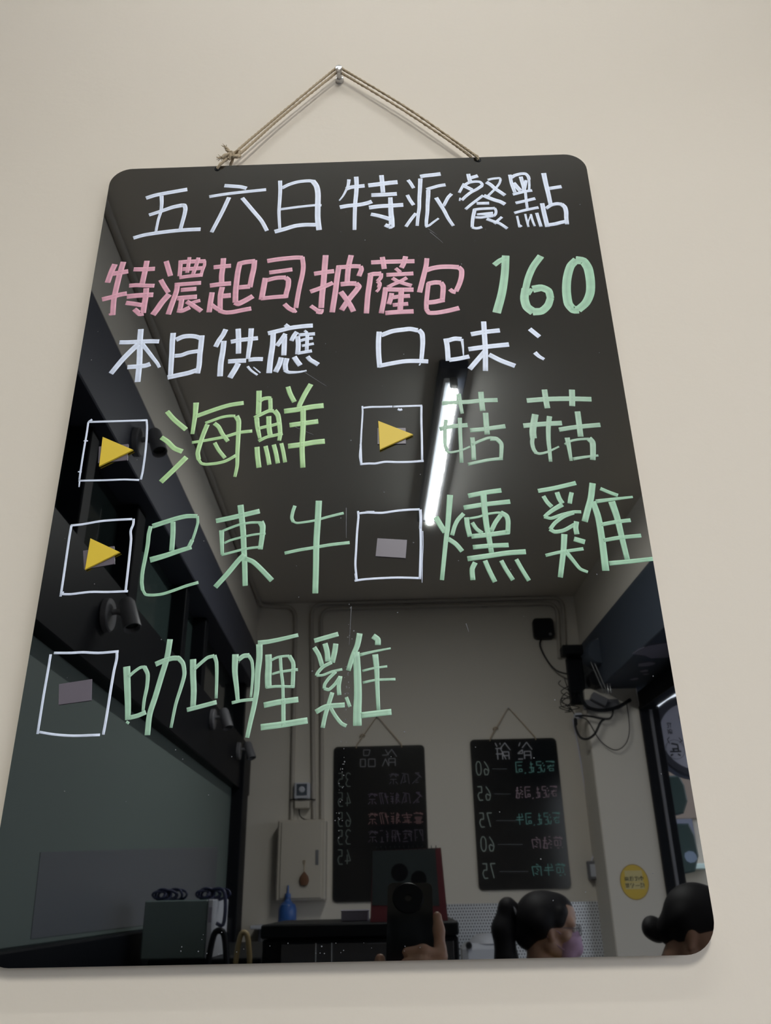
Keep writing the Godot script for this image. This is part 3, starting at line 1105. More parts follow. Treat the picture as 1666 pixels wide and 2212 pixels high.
func materials() -> void:
	INKS = {"white": Color(0.72, 0.77, 0.90), "pink": Color(0.70, 0.34, 0.42), "lime": Color(0.42, 0.64, 0.30), "sage": Color(0.34, 0.50, 0.36), "jade": Color(0.33, 0.55, 0.37), "pale": Color(0.36, 0.56, 0.40)}
	M.wall = mat(lin(0.70, 0.62, 0.52), 0.75)
	M.wall.normal_enabled = true
	M.wall.normal_texture = noise_tex(0.02, 512, true, 1.2)
	M.wall.normal_scale = 0.25
	M.wall.uv1_triplanar = true
	M.wall.uv1_world_triplanar = true
	M.wall.uv1_scale = Vector3.ONE * 6.0
	M.plaster = mat(lin(0.70, 0.65, 0.58), 0.8)
	M.ceiling = mat(lin(0.74, 0.68, 0.60), 0.85)
	M.floor = mat(lin(0.13, 0.12, 0.11), 0.5)
	M.board = mat(lin(0.148, 0.15, 0.148), 0.018, 1.0, 0.5)
	M.board.clearcoat_enabled = true
	M.board.clearcoat = 1.0
	M.board.clearcoat_roughness = 0.018
	M.board_back = mat(lin(0.62, 0.6, 0.52), 0.5)
	M.ink = mat(Color.WHITE, 0.42)
	M.ink.vertex_color_use_as_albedo = true
	M.chalk = mat(Color.WHITE, 0.6)
	M.chalk.vertex_color_use_as_albedo = true
	M.rope = mat(lin(0.45, 0.35, 0.23), 0.85)
	M.rope.rim_enabled = true
	M.rope.rim = 0.4
	M.steel = mat(lin(0.55, 0.55, 0.56), 0.28, 1.0)
	M.yellow = mat(lin(0.72, 0.50, 0.035), 0.5)
	M.strip = mat(lin(0.125, 0.105, 0.125), 0.4)
	M.black = mat(lin(0.007, 0.008, 0.010), 0.45, 0.0, 0.25)
	M.black_gloss = mat(lin(0.006, 0.008, 0.009), 0.08)
	M.black_frame = mat(lin(0.006, 0.007, 0.010), 0.5, 0.0, 0.22)
	M.header = mat(lin(0.055, 0.06, 0.085), 0.6)
	M.blind = mat(lin(0.13, 0.165, 0.155), 0.6)
	M.dark_glass = mat(lin(0.014, 0.02, 0.02), 0.06)
	M.green_glass = mat(lin(0.05, 0.075, 0.072), 0.1)
	M.navy = mat(lin(0.045, 0.06, 0.085), 0.6)
	M.white_enamel = mat(lin(0.72, 0.74, 0.76), 0.35)
	M.grey_lamp = mat(lin(0.15, 0.15, 0.165), 0.45)
	M.housing = mat(lin(0.035, 0.042, 0.06), 0.5)
	M.conduit = mat(lin(0.46, 0.42, 0.37), 0.6)
	M.cabinet = mat(lin(0.55, 0.50, 0.43), 0.5)
	M.dark_board = mat(lin(0.006, 0.007, 0.009), 0.12)
	M.perforated = mat(Color.WHITE, 0.3, 0.5)
	var im := canvas(256, 256, lin(0.85, 0.88, 0.95))
	for y in 256:
		for x in 256:
			var row := y / 32
			var u := (x + (16 if row % 2 == 1 else 0)) % 32 - 16
			var v := y % 32 - 16
			if u * u + v * v < 70:
				im.set_pixel(x, y, lin(0.03, 0.03, 0.035))
	M.perforated.albedo_texture = ImageTexture.create_from_image(im)
	M.perforated.uv1_triplanar = true
	M.perforated.uv1_scale = Vector3.ONE * 7.5
	M.skin = mat(lin(0.46, 0.27, 0.19), 0.5)
	M.skin.subsurf_scatter_enabled = true
	M.skin.subsurf_scatter_strength = 0.1
	M.hair = mat(lin(0.009, 0.008, 0.010), 0.62, 0.0, 0.35)
	M.eye_white = mat(lin(0.7, 0.68, 0.65), 0.2)
	M.mask = mat(lin(0.50, 0.32, 0.46), 0.8)
	M.mustard = mat(lin(0.36, 0.27, 0.06), 0.85)
	M.grey_shirt = mat(lin(0.10, 0.10, 0.12), 0.85)
	M.trousers = mat(lin(0.03, 0.035, 0.05), 0.85)
	M.shoe = mat(lin(0.02, 0.02, 0.02), 0.5)
	M.blue_plastic = mat(lin(0.04, 0.12, 0.38), 0.25)
	M.red_board = mat(lin(0.16, 0.02, 0.03), 0.6)
	M.picture = mat(lin(0.03, 0.045, 0.05), 0.4)
	M.lilac = mat(lin(0.30, 0.28, 0.36), 0.6)
	M.pale_grey = mat(lin(0.55, 0.56, 0.62), 0.45)
	M.wood = mat(lin(0.50, 0.38, 0.20), 0.45)
	M.film = mat(lin(0.135, 0.145, 0.165), 0.35)
	M.box_green = mat(lin(0.15, 0.20, 0.20), 0.5)
	M.cable_blue = mat(lin(0.015, 0.02, 0.07), 0.5)
	M.street_green = mat(lin(0.035, 0.075, 0.07), 0.5)
	M.patch = mat(lin(0.36, 0.46, 0.62), 0.6)
	M.car_blue = mat(lin(0.08, 0.24, 0.62), 0.2)
	M.car_glass = mat(lin(0.10, 0.11, 0.16), 0.08)
	M.tyre = mat(lin(0.02, 0.02, 0.02), 0.8)
	M.brick_tone = mat(lin(0.25, 0.19, 0.15), 0.85)
	M.beige = mat(lin(0.48, 0.42, 0.34), 0.85)
	M.leaf = mat(lin(0.12, 0.22, 0.07), 0.6)
	M.leaf.backlight_enabled = true
	M.leaf.backlight = lin(0.08, 0.16, 0.04)
	M.asphalt = mat(lin(0.12, 0.12, 0.125), 0.9)
	M.arcade = mat(lin(0.42, 0.42, 0.44), 0.8)
	M.sign_white = mat(lin(0.66, 0.66, 0.80), 0.35)
	M.sticker = mat(lin(0.70, 0.48, 0.05), 0.45)
	M.sticker_rim = mat(lin(0.30, 0.18, 0.01), 0.5)
	M.sticker_pale = mat(lin(0.66, 0.56, 0.26), 0.5)
	M.tube_light = mat(lin(0.9, 0.95, 1.0), 0.4)
	M.tube_light.emission_enabled = true
	M.tube_light.emission = lin(0.86, 0.94, 1.0)
	M.tube_light.emission_energy_multiplier = 31.0

# ------------------------------------------------------------------ the room
func side_frame(o: Node3D, x0: float) -> Node3D:                   # local +z runs along a side wall from the board's wall
	o.position = Vector3(x0, 0, 0)
	o.rotation.y = asin(SKEW)
	return o

const LEFT_X := -0.7655
const RIGHT_X := 1.471

func room() -> void:
	var st := begin()
	box(st, Vector3(0.35, CEIL * 0.5, -0.1), Vector3(2.9, CEIL + 0.2, 0.2), 0.001)
	struct(obj("wall_front", st, M.wall), "smooth cream painted wall behind the hanging menu board")
	st = begin()
	box(st, Vector3(0.115, CEIL * 0.5, FAR + 0.1), Vector3(2.83, CEIL + 0.2, 0.2), 0.001)
	struct(obj("wall_back", st, M.plaster), "cream plaster wall opposite, mirrored in the board")
	st = begin()
	box(st, Vector3(0.35, CEIL + 0.1, 2.4), Vector3(3.3, 0.2, 5.4), 0.001)
	struct(obj("ceiling", st, M.ceiling), "plain beige ceiling with the fluorescent lamp")
	st = begin()
	box(st, Vector3(0.4, -0.1, 2.4), Vector3(3.4, 0.2, 5.4), 0.001)
	struct(obj("floor", st, M.floor), "dark shop floor")
	# left wall: plaster strip, header, transom window, beam, blind panel, lower wall
	var wl := Node3D.new()
	wl.name = "wall_left"
	add_child(wl)
	side_frame(wl, LEFT_X)
	struct(wl, "left side wall of black frames, dark transom glass and a grey-green panel")
	st = begin()
	box(st, Vector3(-0.1, 3.25, 2.4), Vector3(0.2, 0.32, 4.9), 0.001)
	obj("plaster_strip", st, M.plaster, wl)
	st = begin()
	box(st, Vector3(-0.085, 2.95, 2.4), Vector3(0.17, 0.28, 4.9), 0.004)
	obj("header", st, M.header, wl)
	st = begin()
	box(st, Vector3(-0.09, 2.253, 2.4), Vector3(0.18, 0.30, 4.9), 0.004)
	obj("beam", st, M.black_frame, wl)
	for z in [0.35, 1.42, 1.98, 2.82, 3.3, 4.72]:
		st = begin()
		box(st, Vector3(-0.09, 2.605, z), Vector3(0.09, 0.405, 0.07 if z != 1.98 else 0.10), 0.004)
		obj("mullion", st, M.black_frame, wl)
	var edges := [0.38, 1.39, 1.45, 1.93, 2.03, 2.79, 2.85, 3.27, 3.33, 4.69]
	for i in range(0, edges.size(), 2):
		st = begin()
		box(st, Vector3(-0.12, 2.605, (edges[i] + edges[i + 1]) * 0.5), Vector3(0.012, 0.405, edges[i + 1] - edges[i]), 0.001)
		obj("pane", st, M.green_glass if i in [4, 6] else M.dark_glass, wl)
	st = begin()
	box(st, Vector3(-0.12, 1.755, 2.3), Vector3(0.14, 0.70, 4.5), 0.003)
	obj("grey_panel", st, M.blind, wl)
	st = begin()
	box(st, Vector3(-0.09, 1.33, 2.3), Vector3(0.18, 0.15, 4.5), 0.004)
	obj("lower_rail", st, M.black_frame, wl)
	st = begin()
	box(st, Vector3(-0.1, 0.63, 2.4), Vector3(0.14, 1.25, 4.9), 0.003)
	obj("lower_wall", st, M.black_frame, wl)
	st = begin()
	box(st, Vector3(-0.06, 1.16, 4.50), Vector3(0.16, 2.33, 0.22), 0.004)
	obj("corner_post", st, M.black_frame, wl)
	st = begin()
	box(st, Vector3(-0.24, 1.7, 2.4), Vector3(0.05, 3.4, 4.9), 0.001)
	obj("backing_wall", st, M.black_frame, wl)
	# right wall: plaster above, dark shutter box, soffit with peeling paint; pillar; open shopfront below
	var wr := Node3D.new()
	wr.name = "wall_right"
	add_child(wr)
	side_frame(wr, RIGHT_X)
	struct(wr, "right side wall above the open shopfront")
	st = begin()
	box(st, Vector3(0.16, 3.215, 2.36), Vector3(0.32, 0.37, 4.88), 0.002)
	obj("plaster_strip", st, M.plaster, wr)
	st = begin()
	box(st, Vector3(0.15, 2.845, 2.36), Vector3(0.32, 0.37, 4.88), 0.004)
	obj("shutter_box", st, M.navy, wr)
	var rng := RandomNumberGenerator.new()
	rng.seed = 5
	for i in 5:
		var poly := PackedVector2Array()
		for k in 11:
			var a := -TAU * k / 11.0
			poly.append(Vector2(cos(a), sin(a)) * rng.randf_range(0.6, 1.0) * ([0.17, 0.03, 0.02, 0.06, 0.03][i]))
		st = begin()
		prism(st, poly, 0.0, 0.0015)
		var o := obj("peeled_paint", st, M.lilac, wr, Vector3(0.12 + 0.03 * (i % 3), 2.6592, [3.58, 4.0, 4.08, 3.85, 4.2][i]))
		o.rotation.x = PI / 2
	st = begin()
	box(st, Vector3(0.265, 2.575, 2.22), Vector3(0.08, 0.11, 4.4), 0.004)
	obj("frame_head", st, M.black_frame, wr)
	st = begin()
	box(st, Vector3(0.33, 2.60, 2.22), Vector3(0.05, 0.10, 4.4), 0.004)
	obj("frame_trim", st, M.arcade, wr)
	st = begin()
	box(st, Vector3(0.255, 1.27, 4.46), Vector3(0.055, 2.55, 0.06), 0.004)
	obj("jamb", st, M.black_frame, wr)
	st = begin()
	box(st, Vector3(0.296, 1.27, 4.45), Vector3(0.02, 2.55, 0.04), 0.003)
	obj("jamb_trim", st, M.grey_lamp, wr)
	st = begin()
	box(st, Vector3(0.33, 1.27, 4.47), Vector3(0.045, 2.55, 0.06), 0.003)
	obj("outer_jamb", st, M.black_frame, wr)
	st = begin()
	box(st, Vector3(1.365, 1.33, 4.63), Vector3(0.33, 2.665, 0.36), 0.006)
	struct(obj("wall_pillar", st, M.plaster), "cream pillar beside the shopfront with a yellow round sticker")
	lamp("single-tube fluorescent lamp glowing white in the middle of the board's reflection", Vector3(0.2525, CEIL, 2.65), atan2(0.222 - 0.289, 3.249 - 1.933), 1.0)
	lamp("second fluorescent ceiling lamp, crosswise above and close to the board's wall", Vector3(0.12, CEIL, 0.70), PI / 2, 0.06)

func lamp(label: String, at: Vector3, turn: float, share: float) -> void:
	var lp := thing("fluorescent_lamp", label, "lamp", at, turn, "fluorescent ceiling lamps")
	var half := 0.66
	var st := begin()
	box(st, Vector3(0.0, -0.02, 0.0), Vector3(0.115, 0.04, half * 2.0 + 0.14), 0.006)
	obj("housing", st, M.housing, lp)
	st = begin()
	box(st, Vector3(-0.022, -0.048, 0.0), Vector3(0.026, 0.022, half * 2.0), 0.005)
	obj("batten", st, M.white_enamel, lp)
	for e in [-1.0, 1.0]:
		st = begin()
		box(st, Vector3(0.003, -0.062, e * (half - 0.005)), Vector3(0.032, 0.05, 0.026), 0.008)
		obj("lamp_holder", st, M.black, lp)
	st = begin()
	tube(st, [Vector3(0.004, -0.07, -half + 0.015), Vector3(0.004, -0.07, -0.2), Vector3(0.004, -0.07, 0.2), Vector3(0.004, -0.07, half - 0.015)], 0.0135, 14)
	obj("lamp_tube", st, M.tube_light, lp)
	var al := AreaLight3D.new()
	al.name = "tube_glow"
	al.area_size = Vector2(0.027, half * 2.0 - 0.04)
	al.light_color = lin(0.95, 0.96, 0.93)
	al.light_energy = 7.2 * share
	al.area_normalize_energy = true
	al.shadow_enabled = true
	al.set("area_range", 12.0)
	lp.add_child(al)
	al.position = Vector3(0.004, -0.0865, 0.0)
	al.rotation = Vector3(-PI / 2, 0, 0)

# ------------------------------------------------------------------ the board
func menu_board() -> void:
	board = thing("menu_board", "large glossy black menu board with handwritten marker lettering, hanging by twine on the cream wall", "menu board", Vector3(0, BOARD_Y, FACE_Z))
	var st := begin()
	prism(st, round_rect(BOARD_W, BOARD_H, 0.027, Vector2(0, BOARD_H * 0.5), 10), -0.004, 0.0, 0.0006)
	obj("panel", st, M.board, board)
	st = begin()
	prism(st, round_rect(BOARD_W - 0.002, BOARD_H - 0.002, 0.026, Vector2(0, BOARD_H * 0.5), 10), -0.006, -0.004)
	obj("backing", st, M.board_back, board)
	for x in [-0.1648, 0.1660]:
		st = begin()
		lathe(st, [Vector2(0, 0.0), Vector2(0.0026, 0.0), Vector2(0.0031, 0.0006), Vector2(0.0036, 0.0)], 16, Basis(Vector3.RIGHT, PI / 2), Vector3(x, 0.8860, 0.0002))
		obj("string_hole", st, M.black, board)
	lettering()
	# specks of dust, drips and wiped marks on the gloss
	var rng := RandomNumberGenerator.new()
	rng.seed = 21
	st = begin()
	for i in 170:
		var c := Vector2(rng.randf_range(-0.29, 0.29), rng.randf_range(0.02, 0.88))
		var r := rng.randf_range(0.0004, 0.0009)
		if i < 60:
			c = Vector2(0.005 + rng.randfn(0.0, 0.0016) - 0.012 * (1.0 - i / 60.0), 0.09 + 0.20 * i / 60.0 + rng.randf_range(-0.02, 0.02))
			r *= 0.9
		elif i < 82:
			c = Vector2(rng.randf_range(-0.14, 0.10), 0.006 + absf(rng.randfn(0.0, 0.006)))
			r *= 0.8
		var q := []
		for k in 5:
			var a := TAU * k / 5.0
			q.append(Vector3(c.x + cos(a) * r * rng.randf_range(0.6, 1.2), c.y + sin(a) * r * rng.randf_range(0.6, 1.2), 0.00012))
		face(st, q, Vector3(c.x, c.y, -1.0))
	var o := obj("dust_specks", st, mat(lin(0.12, 0.12, 0.125), 0.7), board)
	o.set_meta("kind", "stuff")
	st = begin()
	var smear := Color(0.05, 0.05, 0.055)
	for d in [[0.0, 0.405, 0.0, 0.372], [0.005, 0.30, 0.003, 0.262], [-0.06, 0.505, -0.035, 0.492], [0.10, 0.77, 0.115, 0.752], [0.098, 0.775, 0.108, 0.765], [0.18, 0.715, 0.19, 0.713], [-0.05, 0.575, -0.022, 0.553], [0.114, 0.28, 0.116, 0.272]]:
		ribbon(st, [Vector2(d[0], d[1]), Vector2(d[2], d[3])], 0.0009, 0.0004, 0.00008, 0.00004, smear, false)
	o = obj("wipe_marks", st, M.ink, board)
	o.set_meta("kind", "stuff")
	# nail and twine
	var nail := thing("wall_nail", "short steel nail with a round head holding the twine above the board", "nail", Vector3(-0.0110, 2.5075, 0.0))
	st = begin()
	lathe(st, [Vector2(0.0, -0.01), Vector2(0.0036, -0.01), Vector2(0.0036, 0.016), Vector2(0.0046, 0.017), Vector2(0.0049, 0.0185), Vector2(0.0044, 0.021), Vector2(0.0025, 0.0217), Vector2(0.0, 0.0217)], 24, Basis(Vector3.RIGHT, PI / 2))
	obj("shank_and_head", st, M.steel, nail)
	st = begin()
	lathe(st, [Vector2(0.0036, 0.0), Vector2(0.0056, 0.0), Vector2(0.0058, 0.002), Vector2(0.005, 0.0055), Vector2(0.0036, 0.006)], 24, Basis(Vector3.RIGHT, PI / 2))
	obj("collar", st, M.steel, nail)
	var tw := thing("hanging_twine", "beige jute twine looped over the nail and threaded through the board, knotted at left", "string")
	var L := Vector3(-0.1648, 2.3360, 0.0125)
	var R := Vector3(0.1660, 2.3360, 0.0125)
	var over := Vector3(-0.0110, 2.5125, 0.0125)
	rope(tw, [L, Vector3(-0.1600, 2.3415, 0.0150), Vector3(-0.150, 2.3525, 0.0145), Vector3(-0.1360, 2.3630, 0.0125), Vector3(-0.088, 2.4245, 0.0120), Vector3(-0.0225, 2.5010, 0.0112), Vector3(-0.0130, 2.5128, 0.0100), Vector3(-0.0035, 2.5055, 0.0105), Vector3(0.078, 2.4275, 0.0118), Vector3(0.152, 2.3500, 0.0110), Vector3(0.158, 2.3412, 0.0030)])
	rope(tw, [Vector3(-0.152, 2.3440, 0.0030), Vector3(-0.146, 2.3550, 0.0110), Vector3(-0.1400, 2.3680, 0.0125), Vector3(-0.091, 2.4280, 0.0125), Vector3(-0.0245, 2.5050, 0.0135), Vector3(-0.0115, 2.5160, 0.0140), Vector3(-0.0005, 2.5075, 0.0140), Vector3(0.080, 2.4330, 0.0130), Vector3(0.158, 2.3480, 0.0135), Vector3(0.1625, 2.3410, 0.0150), R])
	# the knot and its frayed ends
	rope(tw, [Vector3(-0.1400, 2.3520, 0.0145), Vector3(-0.1360, 2.3585, 0.0170), Vector3(-0.1400, 2.3640, 0.0140), Vector3(-0.1470, 2.3600, 0.0120), Vector3(-0.1470, 2.3530, 0.0150), Vector3(-0.1410, 2.3500, 0.0180), Vector3(-0.1360, 2.3540, 0.0150)], "knot", 0.0024)
	rope(tw, [Vector3(-0.1500, 2.3490, 0.0150), Vector3(-0.1460, 2.3565, 0.0180), Vector3(-0.1500, 2.3610, 0.0150), Vector3(-0.1550, 2.3690, 0.0150)], "knot_end", 0.0026)
	rope(tw, [Vector3(-0.1470, 2.3560, 0.0160), Vector3(-0.1535, 2.3535, 0.0175), Vector3(-0.1585, 2.3500, 0.0165)], "knot_end", 0.0027)
	st = begin()
	for i in 46:
		var at := Vector3(-0.1550, 2.3690, 0.0150) if i < 26 else Vector3(-0.1585, 2.3500, 0.0165)
		var d := (Vector3(-0.5, 0.75, 0.1) if i < 26 else Vector3(-0.9, -0.05, 0.1)) + Vector3(rng.randfn(), rng.randfn(), rng.randfn()) * 0.28
		tube(st, [at - d * 0.002, at + d * 0.0025, at + d * 0.0055 + Vector3(0, -0.0008, 0)], 0.00038, 4)
	var fr := obj("frayed_fibres", st, M.rope, tw)
	fr.set_meta("kind", "stuff")
	st = begin()
	for i in 60:
		var u := rng.randf()
		var at := (Vector3(-0.14, 2.365, 0.0125).lerp(over, u) if i % 2 == 0 else over.lerp(R, u))
		var d := Vector3(rng.randfn(), rng.randfn(), rng.randfn()).normalized()
		tube(st, [at, at + d * rng.randf_range(0.002, 0.005)], 0.00009, 3)
	fr = obj("loose_fibres", st, M.rope, tw)
	fr.set_meta("kind", "stuff")
	# magnets and arrow markers
	var bare := ["bare grey magnetic strip in the checkbox left of the smoked chicken lettering", "bare dull grey magnetic strip in the lowest checkbox, left of the curry chicken lettering"]
	strip([Vector2(-2628, 4846), Vector2(-2318, 4867), Vector2(-2306, 4672), Vector2(-2612, 4646)], "grey magnetic strip half hidden under the yellow triangle in the seafood checkbox")
	strip([Vector2(330, 4976), Vector2(631, 4966), Vector2(627, 4773), Vector2(327, 4777)], "grey magnetic strip under the yellow triangle beside the reflected lamp")
	strip([Vector2(-2632, 3652), Vector2(-2325, 3694), Vector2(-2296, 3501), Vector2(-2595, 3450)], "grey magnetic strip under the yellow triangle in the beef checkbox")
	strip([Vector2(310, 3702), Vector2(606, 3675), Vector2(586, 3479), Vector2(289, 3508)], bare[0])
	strip([Vector2(-2671, 2313), Vector2(-2368, 2353), Vector2(-2347, 2154), Vector2(-2646, 2120)], bare[1])
	arrow([Vector2(-2596, 4952), Vector2(-2250, 4782), Vector2(-2588, 4597)], "yellow triangle marker in the upper left checkbox, beside the seafood lettering")
	arrow([Vector2(339, 5052), Vector2(706, 4872), Vector2(351, 4700)], "yellow triangle marker in the checkbox left of the reflected fluorescent lamp")
	arrow([Vector2(-2568, 3776), Vector2(-2250, 3616), Vector2(-2577, 3440)], "yellow triangle marker in the second checkbox down on the left, beside the beef lettering")

func rope(parent: Node, run: Array, called := "strand", r := 0.0019) -> void:
	var path := rounded(run, false, 14)
	var st := begin()
	var a := 0.0
	var plies := [[], [], []]
	for i in path.size():
		var d: Vector3 = (path[mini(i + 1, path.size() - 1)] - path[maxi(i - 1, 0)]).normalized()
		var u := d.cross(Vector3.BACK).normalized()
		var v := u.cross(d)
		if i > 0:
			a += path[i].distance_to(path[i - 1]) * 330.0
		for k in 3:
			var t := a + TAU * k / 3.0
			plies[k].append(path[i] + (u * cos(t) + v * sin(t)) * r * 0.42)
	for k in 3:
		var fine := []
		for i in plies[k].size():
			fine.append(plies[k][i])
		tube(st, fine, r * 0.62, 6)
	obj(called, st, M.rope, parent)

func flat(poly: Array) -> PackedVector2Array:
	var p := PackedVector2Array()
	for v in poly:
		p.append(v * 1e-4)
	return p

func strip(poly: Array, label: String) -> void:
	var st := begin()
	var p := flat(poly)
	p.reverse()
	prism(st, p, 0.0, 0.0011, 0.0002)
	tag(obj("magnetic_strip", st, M.strip, null, Vector3(0, BOARD_Y, FACE_Z)), label, "magnet", "grey magnetic strips on the board")

func arrow(poly: Array, label: String) -> void:
	var st := begin()
	var p := flat(poly)
	p.reverse()
	prism(st, p, 0.0, 0.0022, 0.0003)
	tag(obj("triangle_marker", st, M.yellow, null, Vector3(0, BOARD_Y, FACE_Z + 0.0011)), label, "marker", "yellow triangle markers on the board")

# ------------------------------------------------------------------ things on the opposite wall
func small_board(called: String, label: String, x: float, y: float, w: float, h: float, nail_x: float, nail_y: float, rows: Array, title: String, tx: float) -> void:
	var b := thing(called, label, "menu board", Vector3(x, y, FAR - 0.012), PI, "black menu boards on the far wall")
	var st := begin()
	prism(st, round_rect(w, h, 0.028, Vector2.ZERO, 6), -0.006, 0.0, 0.0006)
	obj("panel", st, M.dark_board, b)
	st = begin()
	var dim: float = 0.42 if title == "飲品" else 1.0
	write(st, title, Vector2(tx, h * 0.5 - 0.13), Vector2(0.095, 0.105), 1.5, 0.0055, Color(0.5, 0.5, 0.55) * dim)
	obj("title_lettering", st, M.chalk, b)
	for r in rows:
		st = begin()
		write(st, r[0], Vector2(-w * 0.5 + 0.025, r[2]), Vector2(r[4], 0.066), 1.2, 0.0042, r[3])
		write(st, r[1], Vector2(w * 0.5 - 0.115, r[2] - 0.008), Vector2(0.038, 0.082), 1.3, 0.0048, Color(0.42, 0.50, 0.46) * dim)
		if r[5] > 0.0:
			ribbon(st, [Vector2(w * 0.5 - 0.13 - r[5], r[2] + 0.025), Vector2(w * 0.5 - 0.135, r[2] + 0.028)], 0.002, 0.002, 0.0004, 0.0002, Color(0.25, 0.27, 0.3), false)
		obj("menu_line", st, M.chalk, b)
	var n := thing("wall_nail", "small nail above the " + ("drinks" if title == "飲品" else "fillings") + " board on the far wall", "nail", Vector3(nail_x, nail_y, FAR))
	st = begin()
	lathe(st, [Vector2(0.0, 0.0), Vector2(0.003, 0.0), Vector2(0.003, 0.02), Vector2(0.006, 0.021), Vector2(0.0, 0.024)], 12, Basis(Vector3.RIGHT, -PI / 2))
	obj("shank_and_head", st, M.steel, n)
	var tw := thing("hanging_twine", "thin brown twine holding the " + ("drinks" if title == "飲品" else "fillings") + " board on the far wall", "string")
	st = begin()
	tube(st, [Vector3(x - 0.15, y + h * 0.5 - 0.012, FAR - 0.014), Vector3(x - 0.145, y + h * 0.5 + 0.01, FAR - 0.016), Vector3(nail_x, nail_y + 0.005, FAR - 0.014), Vector3(x + 0.145, y + h * 0.5 + 0.01, FAR - 0.016), Vector3(x + 0.15, y + h * 0.5 - 0.012, FAR - 0.014)], 0.0035, 6)
	obj("strand", st, M.rope, tw)
	st = begin()
	tube(st, rounded([Vector3(x - 0.09, y + h * 0.5 + 0.065, FAR - 0.016), Vector3(x - 0.105, y + h * 0.5 + 0.075, FAR - 0.024), Vector3(x - 0.12, y + h * 0.5 + 0.07, FAR - 0.016), Vector3(x - 0.125, y + h * 0.5 + 0.06, FAR - 0.02)]), 0.004, 6)
	obj("knot", st, M.rope, tw)

func pipe(called: String, label: String, run: Array, r: float, clips: Array) -> void:
	var o := thing(called, label, "conduit")
	var st := begin()
	var pts := []
	for i in run.size():                                           # round the bends
		if i == 0 or i == run.size() - 1:
			pts.append(run[i])
			continue
		var a: Vector3 = (run[i - 1] - run[i]).normalized()
		var b: Vector3 = (run[i + 1] - run[i]).normalized()
		var q := 0.085
		for k in 7:
			var t := k / 6.0
			pts.append(run[i] + a * q * (1 - t) * (1 - t) + b * q * t * t)
	tube(st, pts, r, 12)
	obj("pipe", st, M.conduit, o)
	for c in clips:
		st = begin()
		box(st, c, Vector3(r * 3.4, 0.022, r * 2.4) if absf(run[0].y - run[1].y) > 0.3 else Vector3(0.022, r * 3.0, r * 2.4), 0.003)
		obj("clip", st, M.conduit, o)

